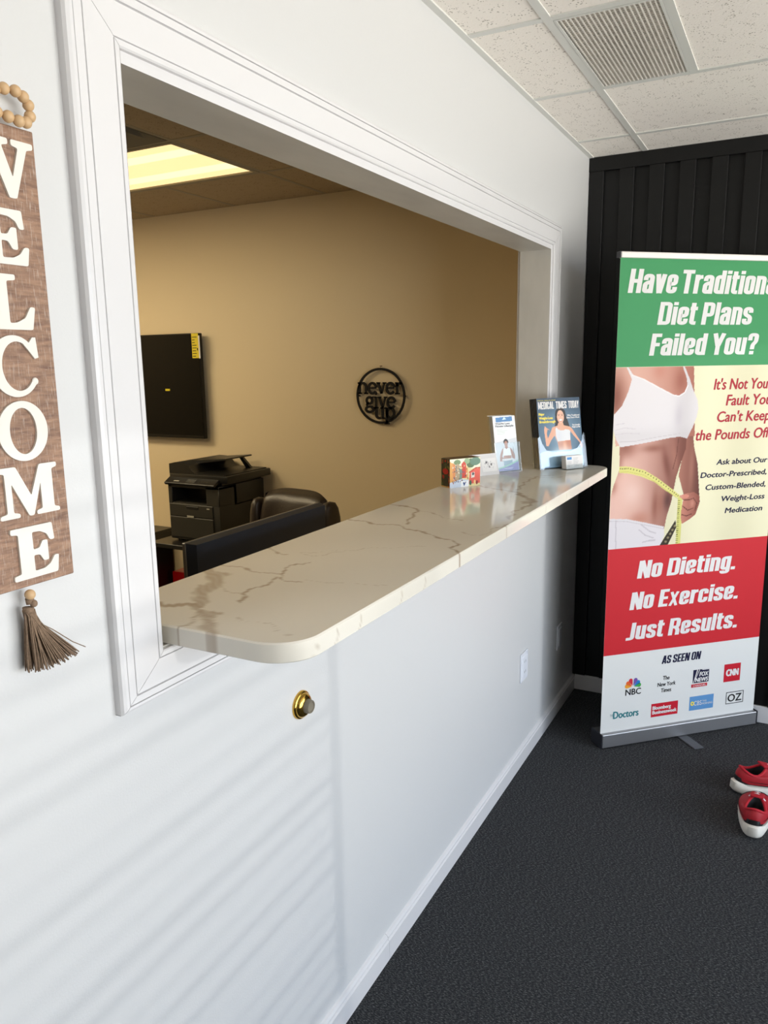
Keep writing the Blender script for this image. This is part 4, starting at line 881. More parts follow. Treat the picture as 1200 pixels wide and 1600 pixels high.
# --- brochure rack with brochures
def sheet(name, w_, h_, t_, lean, y, mfront, lab, cat, base, rot, x=0, z=0.0, group=None):
    T = Matrix.Translation((x, y, z)) @ Matrix.Rotation(-lean, 4, 'X') @ Matrix(((1, 0, 0, 0), (0, 0, -1, 0), (0, 1, 0, 0), (0, 0, 0, 1)))
    t_o = thing(name, lab, cat, base, rot, group); obj('pages', MB().box((0, 0, -t_), (w_, h_, -0.0002), 0, T), mfront, t_o); return t_o, T
ba = math.atan2(.084, .061); BB = (-0.094, -0.905, CT); lean = math.radians(11)
br = thing('brochure_holder', 'clear acrylic leaflet stand, the narrow one left of the magazines', 'holder', BB, ba)
HT = lambda y, z=0: Matrix.Translation((0, y, z)) @ Matrix.Rotation(-lean, 4, 'X') @ Matrix(((1, 0, 0, 0), (0, 0, -1, 0), (0, 1, 0, 0), (0, 0, 0, 1)))
obj('back_panel', MB().box((-0.004, 0, 0), (0.109, 0.218, 0.002), 0, HT(0.033)), M_acryl, br)
obj('front_lip', MB().box((-0.004, 0.0, 0), (0.109, 0.112, 0.002), 0, HT(-0.001, 0.0008)), M_acryl2, br)
for x in (-0.006, 0.109): obj('side_wall', MB().add([(x, -0.003, 0), (x, .035, 0), (x, .035+.112*.19, .112), (x, -.003+.112*.19, .112), (x+.002, -0.003, 0), (x+.002, .035, 0), (x+.002, .035+.112*.19, .112), (x+.002, -.003+.112*.19, .112)], [(0, 1, 2, 3), (4, 7, 6, 5), (0, 4, 5, 1), (1, 5, 6, 2), (2, 6, 7, 3), (3, 7, 4, 0)]), M_acryl, br)
obj('base_plate', MB().box((-0.006, -0.006, 0), (0.111, 0.038, 0.002)), M_acryl, br)
bw, bh = 0.1035, 0.2135
for k in range(5):
    y = 0.0035+0.0055*k; lab = ['weight loss leaflet with a woman in a white top, front of the stand', 'leaflet directly behind the front leaflet', 'middle leaflet of the narrow stand', 'second leaflet from the back of the narrow stand', 'rearmost leaflet of the narrow stand'][k]
    so, T = sheet('brochure', bw, bh, 0.0016, lean, y, M_white if k == 0 else M_ltgrey, lab, 'leaflet', BB, ba, z=0.003, group=None if k == 0 else 'leaflets stacked behind the front one')
    if k == 0:
        a = Art(bw, bh, 0.0012, (.90, .91, .92)); Wb = lambda P: [(x*bw, y*bh) for x, y in P]
        a.poly(Wb([(.13, .89), (.88, .90), (.88, .985), (.13, .975)]), (.33, .52, .72)); a.poly(Wb([(.42, .93), (.62, .935), (.52, .98)]), (.80, .92, .97))
        for y_ in (.79, .76, .73, .705): a.line(Wb([(.15, y_-.03), (.15+.25+.3*random.random(), y_-.03)]), .0012, (.55, .70, .55), .6)
        a.poly(Wb([(0, .52), (1, .60), (1, 0), (0, 0)]), (.80, .81, .83))
        a.poly(Wb([(.15, .08), (.85, .08), (.85, .50), (.15, .50)]), (.82, .83, .85))
        a.ell(.50*bw, .525*bh, .011, .012, (.22, .20, .20)); a.ell(.50*bw, .485*bh, .0075, .012, (.70, .50, .42)); a.poly(Wb([(.44, .44), (.57, .44), (.57, .40), (.44, .40)]), (.68, .48, .41))
        a.poly(Wb([(.30, .40), (.44, .425), (.57, .425), (.73, .40), (.86, .28), (.84, .20), (.72, .23), (.70, .30), (.30, .30), (.28, .25), (.62, .20), (.55, .17), (.16, .18), (.18, .28)]), (.66, .48, .42))
        a.poly(Wb([(.36, .405), (.44, .42), (.50, .39), (.57, .42), (.66, .405), (.70, .28), (.32, .28)]), (.93, .93, .94)); a.poly(Wb([(.34, .28), (.70, .28), (.68, .17), (.36, .17)]), (.70, .50, .42))
        a.poly(Wb([(.26, .22), (.70, .225), (.66, .18), (.28, .18)]), (.88, .86, .86)); a.poly(Wb([(.32, .18), (.72, .19), (.70, .08), (.34, .08)]), (.55, .64, .70)); a.line(Wb([(.82, .30), (.80, .42)]), .002, (.25, .2, .2))
        a.poly(Wb([(0, .05), (.25, .08), (.60, .125), (1, .19), (1, .155), (.60, .09), (.25, .045), (0, .02)]), (.60, .78, .72))
        a.poly(Wb([(0, .03), (.30, .055), (.65, .10), (1, .165), (1, 0), (0, 0)]), (.52, .52, .73)); a.line(Wb([(.35, .04), (.72, .045)]), .0022, (.80, .80, .90))
        a.build('cover_print', M_gprint, so, T)
        mb = MB(); TT = T @ Matrix.Translation((0, 0, .0003)); add_text(mb, 'Weight Loss', .010, .078, bh*.845, .0075, TT, .02); add_text(mb, 'Fitness Lifestyle', .010, .094, bh*.800, .0075, TT, .02)
        obj('cover_lettering', mb, M_navy, so)

# --- magazine rack with magazines
mang = math.radians(54.5); MBs = (0.038, -0.775, CT); lean = math.radians(9)
mg = thing('magazine_holder', 'clear acrylic magazine stand at the far end of the counter', 'holder', MBs, mang)
mw, mh = 0.2145, 0.276
obj('back_panel', MB().box((-0.006, 0, 0), (0.228, 0.20, 0.0025), 0, HT(0.041)), M_acryl, mg)
fl_ = [(-0.006, 0), (.012, 0), (.016, .010), (.105, .010), (.112, 0), (.228, 0), (.228, .132), (.222, .138), (.217, .130), (.210, .105), (.185, .076), (.15, .066), (.06, .066), (.03, .076), (.010, .105), (.004, .128), (-.001, .130), (-.006, .125)]
obj('front_lip', MB().prism(fl_, 0, .0025, HT(-0.002)), M_acryl, mg)
for x in (-0.0085, 0.228): obj('side_wall', MB().add([(x, -0.004, 0), (x, .042, 0), (x, .042+.125*.158, .125), (x, -.004+.125*.158, .125), (x+.0025, -0.004, 0), (x+.0025, .042, 0), (x+.0025, .042+.125*.158, .125), (x+.0025, -.004+.125*.158, .125)], [(0, 1, 2, 3), (4, 7, 6, 5), (0, 4, 5, 1), (1, 5, 6, 2), (2, 6, 7, 3), (3, 7, 4, 0)]), M_acryl, mg)
obj('base_plate', MB().box((-0.0085, -0.008, 0), (0.2305, 0.047, 0.0025)), M_acryl, mg)
M_magside = mat('dark_blue_magazine_cover', (.10, .15, .20), .3)
for k in range(5):
    y = 0.0025+0.0078*k
    so, T = sheet('magazine', mw, mh-0.001*k, 0.0060, lean, y, M_magside, ['front magazine with a smiling woman in a white top on its blue cover', 'magazine directly behind the front copy', 'middle magazine of the stack in the clear stand', 'second magazine from the back of the stand', 'rearmost magazine in the clear stand'][k], 'magazine', MBs, mang, z=0.0032, group=None if k == 0 else 'magazines stacked behind the front copy', x=0.003-0.0015*k)
    if k == 0:
        a = Art(mw, mh, 0.0014, (.22, .33, .42)); a.glow(.11, .14, .09, .10, (.50, .62, .70), .75); a.glow(.107, .28, .3, .05, (.13, .20, .28), .6)
        q = lambda P: [((X-240)/725*mw, mh-(Y-112)/1200*mh) for X, Y in P]; sk = (.85, .63, .52); sk2 = (.74, .48, .38)
        a.poly(q([(530, 400), (545, 330), (580, 290), (620, 278), (665, 290), (700, 340), (715, 430), (745, 530), (765, 620), (755, 680), (720, 685), (680, 640), (650, 560), (600, 590), (520, 605), (510, 600), (535, 520)]), (.11, .08, .08))
        a.poly(q([(470, 615), (560, 590), (575, 540), (655, 540), (665, 590), (770, 620), (800, 650), (885, 800), (960, 930), (975, 975), (960, 1000), (930, 985), (915, 900), (830, 790), (765, 690), (765, 860), (775, 1020), (560, 1020), (540, 870), (500, 760), (440, 830), (385, 935), (350, 930), (335, 720), (330, 650), (345, 590), (362, 600), (385, 660), (372, 720), (385, 800), (440, 690)]), sk)
        a.poly(q([(545, 870), (765, 855), (775, 1025), (560, 1025)]), sk2); a.glow(.125, .08, .010, .03, (.88, .66, .54), .8); 
        a.ell(*[((620-240)/725*mw), mh-(440-112)/1200*mh], .0175, .026, (.88, .68, .58))
        for X in (592, 648): a.ell((X-240)/725*mw, mh-(418-112)/1200*mh, .0028, .0014, (.20, .13, .12)); 
        for X in (592, 648): a.line(q([(X-18, 400), (X+16, 398)]), .0011, (.30, .2, .16), .8)
        a.ell((620-240)/725*mw, mh-(497-112)/1200*mh, .0075, .0035, (.93, .90, .88)); a.line(q([(593, 510), (620, 522), (650, 508)]), .0014, (.75, .35, .35)); a.line(q([(620, 430), (622, 462)]), .0012, (.78, .56, .47))
        a.poly(q([(530, 430), (550, 340), (600, 300), (640, 305), (575, 350), (560, 440), (565, 520), (545, 560), (520, 600)]), (.10, .07, .07))
        a.poly(q([(520, 640), (545, 620), (560, 650), (600, 675), (660, 675), (690, 660), (740, 670), (768, 690), (760, 850), (545, 862), (520, 760)]), (.85, .85, .86)); a.glow(.10, .12, .02, .03, (.78, .79, .82), .5)
        a.poly(q([(300, 1020), (560, 1018), (780, 1018), (950, 990), (965, 1300), (240, 1300), (240, 1050)]), (.66, .80, .90)); a.glow(.11, .055, .05, .025, (.90, .95, .98), .8)
        a.poly(q([(430, 660), (350, 600), (345, 590), (352, 640)]), sk)
        a.build('cover_print', M_gprint, so, T)
        L1 = T @ Matrix.Translation((0, 0, .0003)); mb = MB(); heavy(mb, 'MEDICAL', .006, .083, .2330, .029, L1, 0); heavy(mb, 'TIMES', .093, .147, .2330, .029, L1, 0); heavy(mb, 'TODAY', .156, .2085, .2330, .029, L1, 0)
        for (s_, x0, x1, b_, c_) in (('Why Traditional', .146, .2085, .2015, .0065), ('Diets Don\'t Work', .142, .2085, .1925, .0065), ('The Scientific', .168, .2085, .1625, .006), ('Weight-Loss Plan', .166, .2085, .1545, .006)): bold_text(mb, s_, x0, x1, b_, c_, L1, .0004)
        obj('title_lettering', mb, M_white, so); mb = MB()
        for (s_, x0, x1, b_) in (('Major', .006, .034, .209), ('Weight-Loss', .006, .074, .1935), ('Breakthrough', .007, .086, .179)): bold_text(mb, s_, x0, x1, b_, .0095, L1, .0006)
        add_text(mb, 'SPECIAL HEALTH ISSUE', .004, .093, .2655, .0035, L1, .0); obj('yellow_lettering', mb, M_yellow, so)
# --- business cards
BC = (0.130, -0.742, CT); bca = math.radians(58)
bh_ = thing('card_holder', 'small clear holder full of business cards before the magazines', 'holder', BC, bca)
obj('tray', MB().box((-0.003, -0.004, 0), (0.095, 0.036, 0.002)).box((-0.003, -0.004, 0.002), (0.095, -0.002, 0.020)).box((-0.003, 0.033, 0.002), (0.095, 0.035, 0.030)), M_acryl, bh_)
for k in range(8):
    T = Matrix.Translation((0, 0.001+0.0032*k, 0.003)) @ Matrix.Rotation(-math.radians(7), 4, 'X') @ Matrix(((1, 0, 0, 0), (0, 0, -1, 0), (0, 1, 0, 0), (0, 0, 0, 1)))
    c_ = thing('business_card', 'white business card with a blue logo, front of the small holder' if k == 0 else 'edge of a business card stacked behind the front card', 'card', BC, bca, None if k == 0 else 'business cards behind the front card')
    obj('stock', MB().box((0, 0, -0.0026), (0.0885, 0.0505, -0.0002), 0, T), M_white, c_)
    if k == 0:
        TT = T @ Matrix.Translation((0, 0, .0002)); obj('logo', MB().box((.006, .036, 0), (.030, .046, .0002), 0, TT), M_sky, c_); mb = MB(); random.seed(4)
        for r_ in range(6): mb.box((.038, .040-.006*r_, 0), (.038+random.uniform(.02, .042), .0408-.006*r_, .0002), 0, TT)
        for r_ in range(4): mb.box((.006, .028-.006*r_, 0), (.006+random.uniform(.01, .024), .0288-.006*r_, .0002), 0, TT)
        obj('small_print', mb, M_ltgrey if False else M_sprint, c_)

# ================================================================== BANNER STAND
ban = math.radians(43.48)
bn = thing('roll_up_banner', 'tall roll up banner asking Have Traditional Diet Plans Failed You', 'banner', (0.2815, -0.5885, 0), ban)
BWd = 0.785
obj('base_housing', MB().rbox((0.0, 0.0, 0.006), (BWd+0.003, 0.082, 0.066), 0.003, 2), M_alu, bn)
for x0, x1 in ((-0.006, 0.0), (BWd+0.003, BWd+0.010)): obj('end_cap', MB().rbox((x0, 0.0, 0.004), (x1, 0.084, 0.069), 0.002, 1), M_dplastic, bn, label='dark plastic end cap')
for x in (0.40,): obj('foot', MB().rbox((x-0.024, -0.115, 0), (x+0.024, 0.16, 0.0055), 0.002, 1), M_sprint, bn, label='grey swivel foot')
obj('pole', MB().tube([(BWd/2, 0.05, 0.06), (BWd/2, 0.05, 1.05), (BWd/2, 0.05, 2.045)], [.009, .008, .007], 12), M_alu, bn, smooth=True)
PT = lambda z: Matrix(((1, 0, 0, 0), (0, 0, -1, 0.020-z), (0, 1, 0, 0), (0, 0, 0, 1)))      # print plane: x,z -> upright sheet, facing local -y
obj('fabric', MB().box((0, 0.0202, 0.060), (BWd, 0.0208, 2.03)), M_white, bn)
for nm, z0, z1, m_ in (('green_panel', 1.617, 2.030, M_green), ('red_panel', 0.418, 0.881, M_red), ('lower_panel', 0.066, 0.418, M_ltgrey)):
    obj(nm, MB().box((0, z0, 0), (BWd, z1, .0002), 0, PT(0)), m_, bn)
obj('top_rail', MB().rbox((-0.004, 0.008, 2.028), (BWd+0.004, 0.034, 2.051), 0.005, 2), mat('satin_white_rail', (.92, .90, .88), .3), bn)
obj('rail_end', MB().rbox((-0.009, 0.008, 2.028), (-0.004, 0.034, 2.051), 0.001, 1), M_dplastic, bn)
# artwork of the middle panel
z00 = 0.881; a = Art(BWd, 1.617-z00, 0.0024, (.905, .90, .80)); sh = lambda P: [(x, y-z00) for x, y in P]
a.c[:] = np.array((.925, .905, .79))+(0.02*np.sin(a.X*18)[..., None])+np.where(a.X < .1, .02, 0)[..., None]*np.array((0, 0, .3))
def skin(x0, x1, lo=(.93, .80, .76), hi=(.60, .42, .37), g=1.6):
    lo = np.array(lo); hi = np.array(hi)
    def f(X, Y):
        t = np.clip((X-x0)/(x1-x0), 0, 1)[..., None]**g; return lo*(1-t)+hi*t
    return f
chest = [(.0, 1.617), (.357, 1.617), (.381, 1.334), (.013, 1.305), (.0, 1.436)]
belly = [(.031, 1.326), (.344, 1.336), (.341, 1.279), (.325, 1.234), (.304, 1.166), (.294, 1.109), (.287, 1.063), (.268, 1.0), (.26, .948), (.0, .99), (.002, 1.103), (.011, 1.143), (.025, 1.181), (.036, 1.214)]
arm = [(.324, 1.617), (.352, 1.617), (.367, 1.481), (.371, 1.357), (.381, 1.289), (.403, 1.219), (.413, 1.149), (.422, 1.078), (.346, 1.083), (.326, 1.125), (.315, 1.172), (.325, 1.234), (.334, 1.291), (.342, 1.325)]
hand = [(.326, 1.085), (.36, 1.095), (.395, 1.098), (.422, 1.081), (.426, 1.055), (.418, 1.029), (.409, 1.002), (.377, .981), (.344, .965), (.337, .995), (.339, 1.036), (.344, 1.065)]
bra = [(.047, 1.617), (.055, 1.617), (.079, 1.586), (.13, 1.569), (.208, 1.532), (.267, 1.505), (.294, 1.5), (.319, 1.513), (.33, 1.537), (.328, 1.565), (.304, 1.617), (.313, 1.617), (.341, 1.565), (.361, 1.52), (.383, 1.481), (.39, 1.447), (.385, 1.413), (.368, 1.369), (.345, 1.324), (.312, 1.333), (.266, 1.33), (.189, 1.319), (.094, 1.307), (.035, 1.301), (.015, 1.332), (.0, 1.37), (.0, 1.43), (.036, 1.468), (.061, 1.522), (.074, 1.57)]
shorts = [(.0, 1.010), (.079, 1.004), (.164, .984), (.258, .96), (.263, .924), (.246, .881), (.0, .881)]
tape = [(.036, 1.223), (.08, 1.221), (.151, 1.203), (.218, 1.165), (.28, 1.122), (.329, 1.087), (.316, 1.078), (.254, 1.114), (.2, 1.152), (.134, 1.178), (.082, 1.192), (.034, 1.198)]
a.poly(sh(arm), skin(.30, .43, (.80, .62, .56), (.52, .34, .30), 1.2)); mA = a.mask(sh(arm)); a.glow(.375, 1.20-z00, .014, .11, (.80, .63, .57), .6, mA)
a.poly(sh(chest), skin(0, .36, (.93, .80, .75), (.78, .58, .52), 2)); mc = a.mask(sh(chest)); a.glow(.0, 1.50-z00, .05, .09, (.66, .46, .40), .9, mc); a.glow(.20, 1.60-z00, .03, .03, (.86, .66, .60), .6, mc); a.glow(.30, 1.56-z00, .03, .05, (.72, .50, .44), .6, mc)
a.poly(sh(belly), skin(.02, .33, (.95, .83, .79), (.62, .43, .38), 2.0)); mb_ = a.mask(sh(belly))
a.glow(.06, 1.30-z00, .05, .04, (.68, .48, .42), .75, mb_); a.glow(.03, 1.25-z00, .02, .06, (.72, .52, .46), .6, mb_); a.glow(.255, 1.22-z00, .016, .07, (.60, .40, .35), .7, mb_, .25); a.glow(.29, 1.25-z00, .014, .07, (.80, .62, .56), .6, mb_, .2)
a.glow(.21, 1.05-z00, .016, .07, (.66, .46, .40), .65, mb_); a.glow(.235, 1.06-z00, .014, .05, (.74, .54, .47), .5, mb_); a.glow(.27, 1.07-z00, .02, .04, (.47, .32, .30), .75, mb_); a.glow(.14, 1.0-z00, .05, .03, (.82, .62, .55), .6, mb_)
a.glow(.01, 1.14-z00, .018, .03, (.76, .55, .48), .6, mb_); a.glow(.10, 1.11-z00, .045, .05, (.97, .88, .85), .7, mb_); a.glow(.19, 1.29-z00, .05, .015, (.66, .46, .40), .6, mb_)
for off_ in (.0, ): a.line(sh([(.304, 1.325), (.300, 1.26), (.286, 1.20)]), .004, (.50, .33, .29), .45)
a.poly(sh([(.317, 1.166), (.345, 1.089), (.329, 1.084), (.299, 1.115)]), (.925, .905, .80))
a.poly(sh(bra), lambda X, Y: np.array((.915, .895, .90))-(0.05*np.exp(-((X-.33)/.05)**2)+0.03*np.exp(-((Y-(1.34-z00))/.03)**2))[..., None])
mbr = a.mask(sh(bra)); a.line(sh([(.075, 1.586), (.13, 1.567), (.208, 1.530), (.267, 1.503), (.294, 1.497), (.322, 1.512), (.334, 1.54)]), .004, (.96, .94, .94)); a.line(sh([(.03, 1.322), (.1, 1.322), (.19, 1.334), (.31, 1.346)]), .002, (.80, .77, .78), .8)
for P in ([(.01, 1.37), (.05, 1.378), (.10, 1.372)], [(.012, 1.352), (.06, 1.356), (.12, 1.352)], [(.012, 1.392), (.05, 1.396)]): a.line(sh(P), .003, (.84, .81, .83), .7)
a.glow(.30, 1.42-z00, .02, .05, (.80, .77, .80), .5, mbr)
a.poly(sh(shorts), (.895, .875, .89)); ms = a.mask(sh(shorts)); a.line(sh([(0, 1.0), (.079, .994), (.164, .974), (.26, .950)]), .003, (.80, .77, .79), .7)
for P in ([(.15, .975), (.19, .945), (.22, .935)], [(.14, .955), (.17, .93), (.21, .915)], [(.16, .90), (.19, .905), (.22, .905)], [(.03, 1.0), (.035, .881)]): a.line(sh(P), .005, (.76, .73, .76), .6)
a.poly(sh([(.313, .985), (.318, .952), (.283, .881), (.243, .881)]), (.36, .31, .24))
for k in range(5): t_ = k/5+.08; a.ell(.315-.05*t_, .965-.08*t_-z00, .006, .005, (.58, .54, .42))
a.poly(sh([(.317, 1.085), (.34, 1.077), (.342, .881), (.320, .881)]), (.87, .86, .55))
for k in range(22): a.line(sh([(.320, 1.065-.0085*k), (.328, 1.065-.0085*k)]), .0028, (.35, .36, .20), .8)
a.poly(sh(tape), (.90, .88, .58))
tp = [(.036, 1.214), (.08, 1.212), (.151, 1.195), (.216, 1.158), (.276, 1.116), (.322, 1.084)]
for i in range(5):
    for k in range(5):
        t_ = (k+.5)/5; x = tp[i][0]*(1-t_)+tp[i+1][0]*t_; y = tp[i][1]*(1-t_)+tp[i+1][1]*t_; a.ell(x, y-z00, .0026, .0030, (.38, .37, .20), .85)
    a.line(sh([(tp[i][0], tp[i][1]-.013), (tp[i+1][0], tp[i+1][1]-.013)]), .002, (.78, .76, .40), .7)
a.poly(sh(hand), skin(.33, .43, (.88, .68, .62), (.66, .45, .40), 1)); 
for P in ([(.345, 1.068), (.372, 1.066), (.395, 1.072)], [(.345, 1.04), (.37, 1.022), (.395, 1.03)], [(.342, 1.005), (.365, .998), (.388, 1.005)], [(.395, 1.07), (.412, 1.05), (.405, 1.02)]): a.line(sh(P), .0042, (.52, .33, .28), .8)
a.ell(.350, 1.082-z00, .022, .009, (.90, .68, .62)); a.ell(.334, 1.083-z00, .008, .006, (.90, .72, .66)); a.glow(.39, 1.05-z00, .012, .02, (.92, .74, .68), .6, a.mask(sh(hand)))
sk_ = (a.c[..., 0]-a.c[..., 2] > .08) & (a.c[..., 0]-a.c[..., 1] > .045)
a.c = np.clip(a.c, 0, 1)**1.22*0.955; a.c[sk_] = a.c[sk_]**1.28
pic = a.build('photo_panel', M_print, bn, PT(0) @ Matrix.Translation((0, z00, .0003)))
TT = PT(0.0008)
def line_obj(words, m_, lab, fn):
    mb = MB()
    for q in words: fn(mb, *q)
    obj('lettering', mb, m_, bn, label=lab, fix=False)
hv = lambda mb, *q: heavy(mb, *q, TT)
for wds, m_, lab in (([('Have', .042, .258, 1.899, .090), ('Traditional', .276, .752, 1.899, .090)], M_white, 'white heading Have Traditional'), ([('Diet Plans', .180, .620, 1.779, .087)], M_white, 'white heading Diet Plans'),
    ([('Failed You?', .150, .655, 1.660, .085)], M_white, 'white heading Failed You?'), ([('No Dieting.', .146, .630, .745, .076)], M_white, 'white slogan No Dieting.'),
    ([('No Exercise.', .117, .655, .610, .076)], M_white, 'white slogan No Exercise.'), ([('Just Results.', .103, .662, .476, .076)], M_white, 'white slogan Just Results.'), ([('AS SEEN ON', .288, .482, .349, .037)], M_navy, 'navy AS SEEN ON')): line_obj(wds, m_, lab, hv)
for s_, x0, x1, b_, c_ in (("It's Not Your", .457, .748, 1.520, .043), ('Fault You', .521, .748, 1.454, .043), ("Can't Keep", .483, .748, 1.387, .042), ('the Pounds Off.', .384, .756, 1.314, .042)):
    line_obj([(s_, x0, x1, b_, c_)], M_crimson, 'red line '+s_, lambda mb, *q: bold_text(mb, *q, TT, .0016, .16))
for s_, x0, x1, b_ in (('Ask about Our', .494, .752, 1.208), ('Doctor-Prescribed,', .420, .752, 1.156), ('Custom-Blended,', .449, .752, 1.103), ('Weight-Loss', .532, .752, 1.050), ('Medication', .553, .745, .998)):
    line_obj([(s_, x0, x1, b_, .022)], M_navy, 'dark line '+s_, lambda mb, *q: bold_text(mb, *q, TT, .0013, .15))
# logos
feath = [((.93, .62, .15), 170), ((.90, .38, .13), 145), ((.80, .10, .20), 113), ((.42, .30, .62), 67), ((.05, .45, .75), 35), ((.20, .62, .25), 10)]
lg = obj('broadcaster_peacock', MB().prism([(.1485, .262), (.1495, .262), (.1490, .2625)], 0, .0003, TT), M_ltgrey, bn, label='six coloured feather emblem')
for col, an in feath:
    c_, s_ = math.cos(math.radians(an)), math.sin(math.radians(an)); cx, cz = .149, .262
    P = [(cx+c_*.006, cz+s_*.006*1.05)]
    for k in range(9):
        q = -PI/2+PI*k/8; u = .030+.010*math.cos(q); vv = .0095*math.sin(q); P.append((cx+c_*u-s_*vv, cz+(s_*u+c_*vv)*1.05))
    obj('feather', MB().prism(P, 0, .0003, TT), mat('feather_ink', col, .45), lg)
mb = MB(); bold_text(mb, 'NBC', .113, .190, .226, .027, TT, .0010); obj('lettering', mb, M_ink, bn, fix=False, label='black three letter wordmark under the feathers'); mb = MB()
for s_, x0, x1, b_ in (('The', .297, .330, .274), ('New York', .271, .362, .2455), ('Times', .290, .342, .217)): bold_text(mb, s_, x0, x1, b_, .018, TT, .0007, .05)
obj('lettering', mb, M_ink, bn, fix=False, label='black newspaper masthead in three lines'); mb = MB(); bold_text(mb, 'OZ', .640, .715, .125, .034, TT, .0014)
for P in ([(.631, .114), (.724, .114), (.724, .117), (.631, .117)], [(.631, .168), (.724, .168), (.724, .171), (.631, .171)], [(.631, .114), (.634, .114), (.634, .171), (.631, .171)], [(.721, .114), (.724, .114), (.724, .171), (.721, .171)]): mb.prism(P, 0, .0002, TT)
obj('frame_lettering', mb, M_ink, bn, fix=False, label='black two letter wordmark in a thin frame')
fx = obj('news_logo', MB().box((.450, .238, 0), (.532, .300, .0002), 0, PT(.0004)), M_navy, bn, label='navy square logo with a red band')
obj('logo_band', MB().box((.444, .218, 0), (.526, .233, .0002), 0, PT(.0004)), M_redink, fx)
mb = MB(); TL = PT(.0012); bold_text(mb, 'FOX', .482, .529, .268, .019, TL, .0012, .15); bold_text(mb, 'NEWS', .462, .529, .243, .018, TL, .0012, .15); add_text(mb, 'CHANNEL', .452, .520, .2215, .008, TL)
mb.prism([(.452, .238), (.455, .238), (.474, .300), (.469, .300)], 0, .0002, TL); mb.prism([(.460, .255), (.463, .255), (.484, .300), (.481, .300)], 0, .0002, TL); mb.prism([(.500, .296), (.530, .296), (.532, .300), (.490, .300)], 0, .0002, TL)
obj('logo_lettering', mb, M_white, fx, fix=False)
cn = obj('news_square', MB().box((.611, .222, 0), (.698, .306, .0002), 0, PT(.0004)), M_redink, bn, label='red square logo with white letters')
mb = MB(); bold_text(mb, 'CNN', .621, .689, .250, .030, TL, .0028); obj('logo_lettering', mb, M_white, cn, fix=False)
bb_ = obj('business_logo', MB().box((.246, .106, 0), (.381, .168, .0002), 0, PT(.0004)), M_redink, bn, label='red rectangular logo with white letters')
mb = MB(); bold_text(mb, 'Bloomberg', .252, .345, .140, .016, TL, .0011); bold_text(mb, 'Businessweek', .252, .376, .119, .016, TL, .0011); obj('logo_lettering', mb, M_white, bb_, fix=False)
cbx = obj('morning_logo', MB().box((.440, .109, 0), (.565, .175, .0002), 0, PT(.0004)), M_sky, bn, label='blue rectangular logo with a yellow ring')
mb = MB(); add_text(mb, 'CBS', .463, .503, .131, .021, TL, .0); add_text(mb, 'THIS', .506, .528, .144, .008, TL, .0); add_text(mb, 'MORNING', .506, .560, .131, .009, TL, .0); obj('logo_lettering', mb, M_white, cbx, fix=False)
obj('sunburst', MB().ring(ell(.455, .142, .009, .010, 20), ell(.455, .142, .004, .0045, 20), 0, .0002, TL), M_yellow, cbx)
mb = MB(); bold_text(mb, 'Doctors', .058, .184, .126, .032, TT, .0016); add_text(mb, 'THE', .043, .058, .138, .010, TT, .0); obj('lettering', mb, M_teal, bn, fix=False, label='teal lettering')

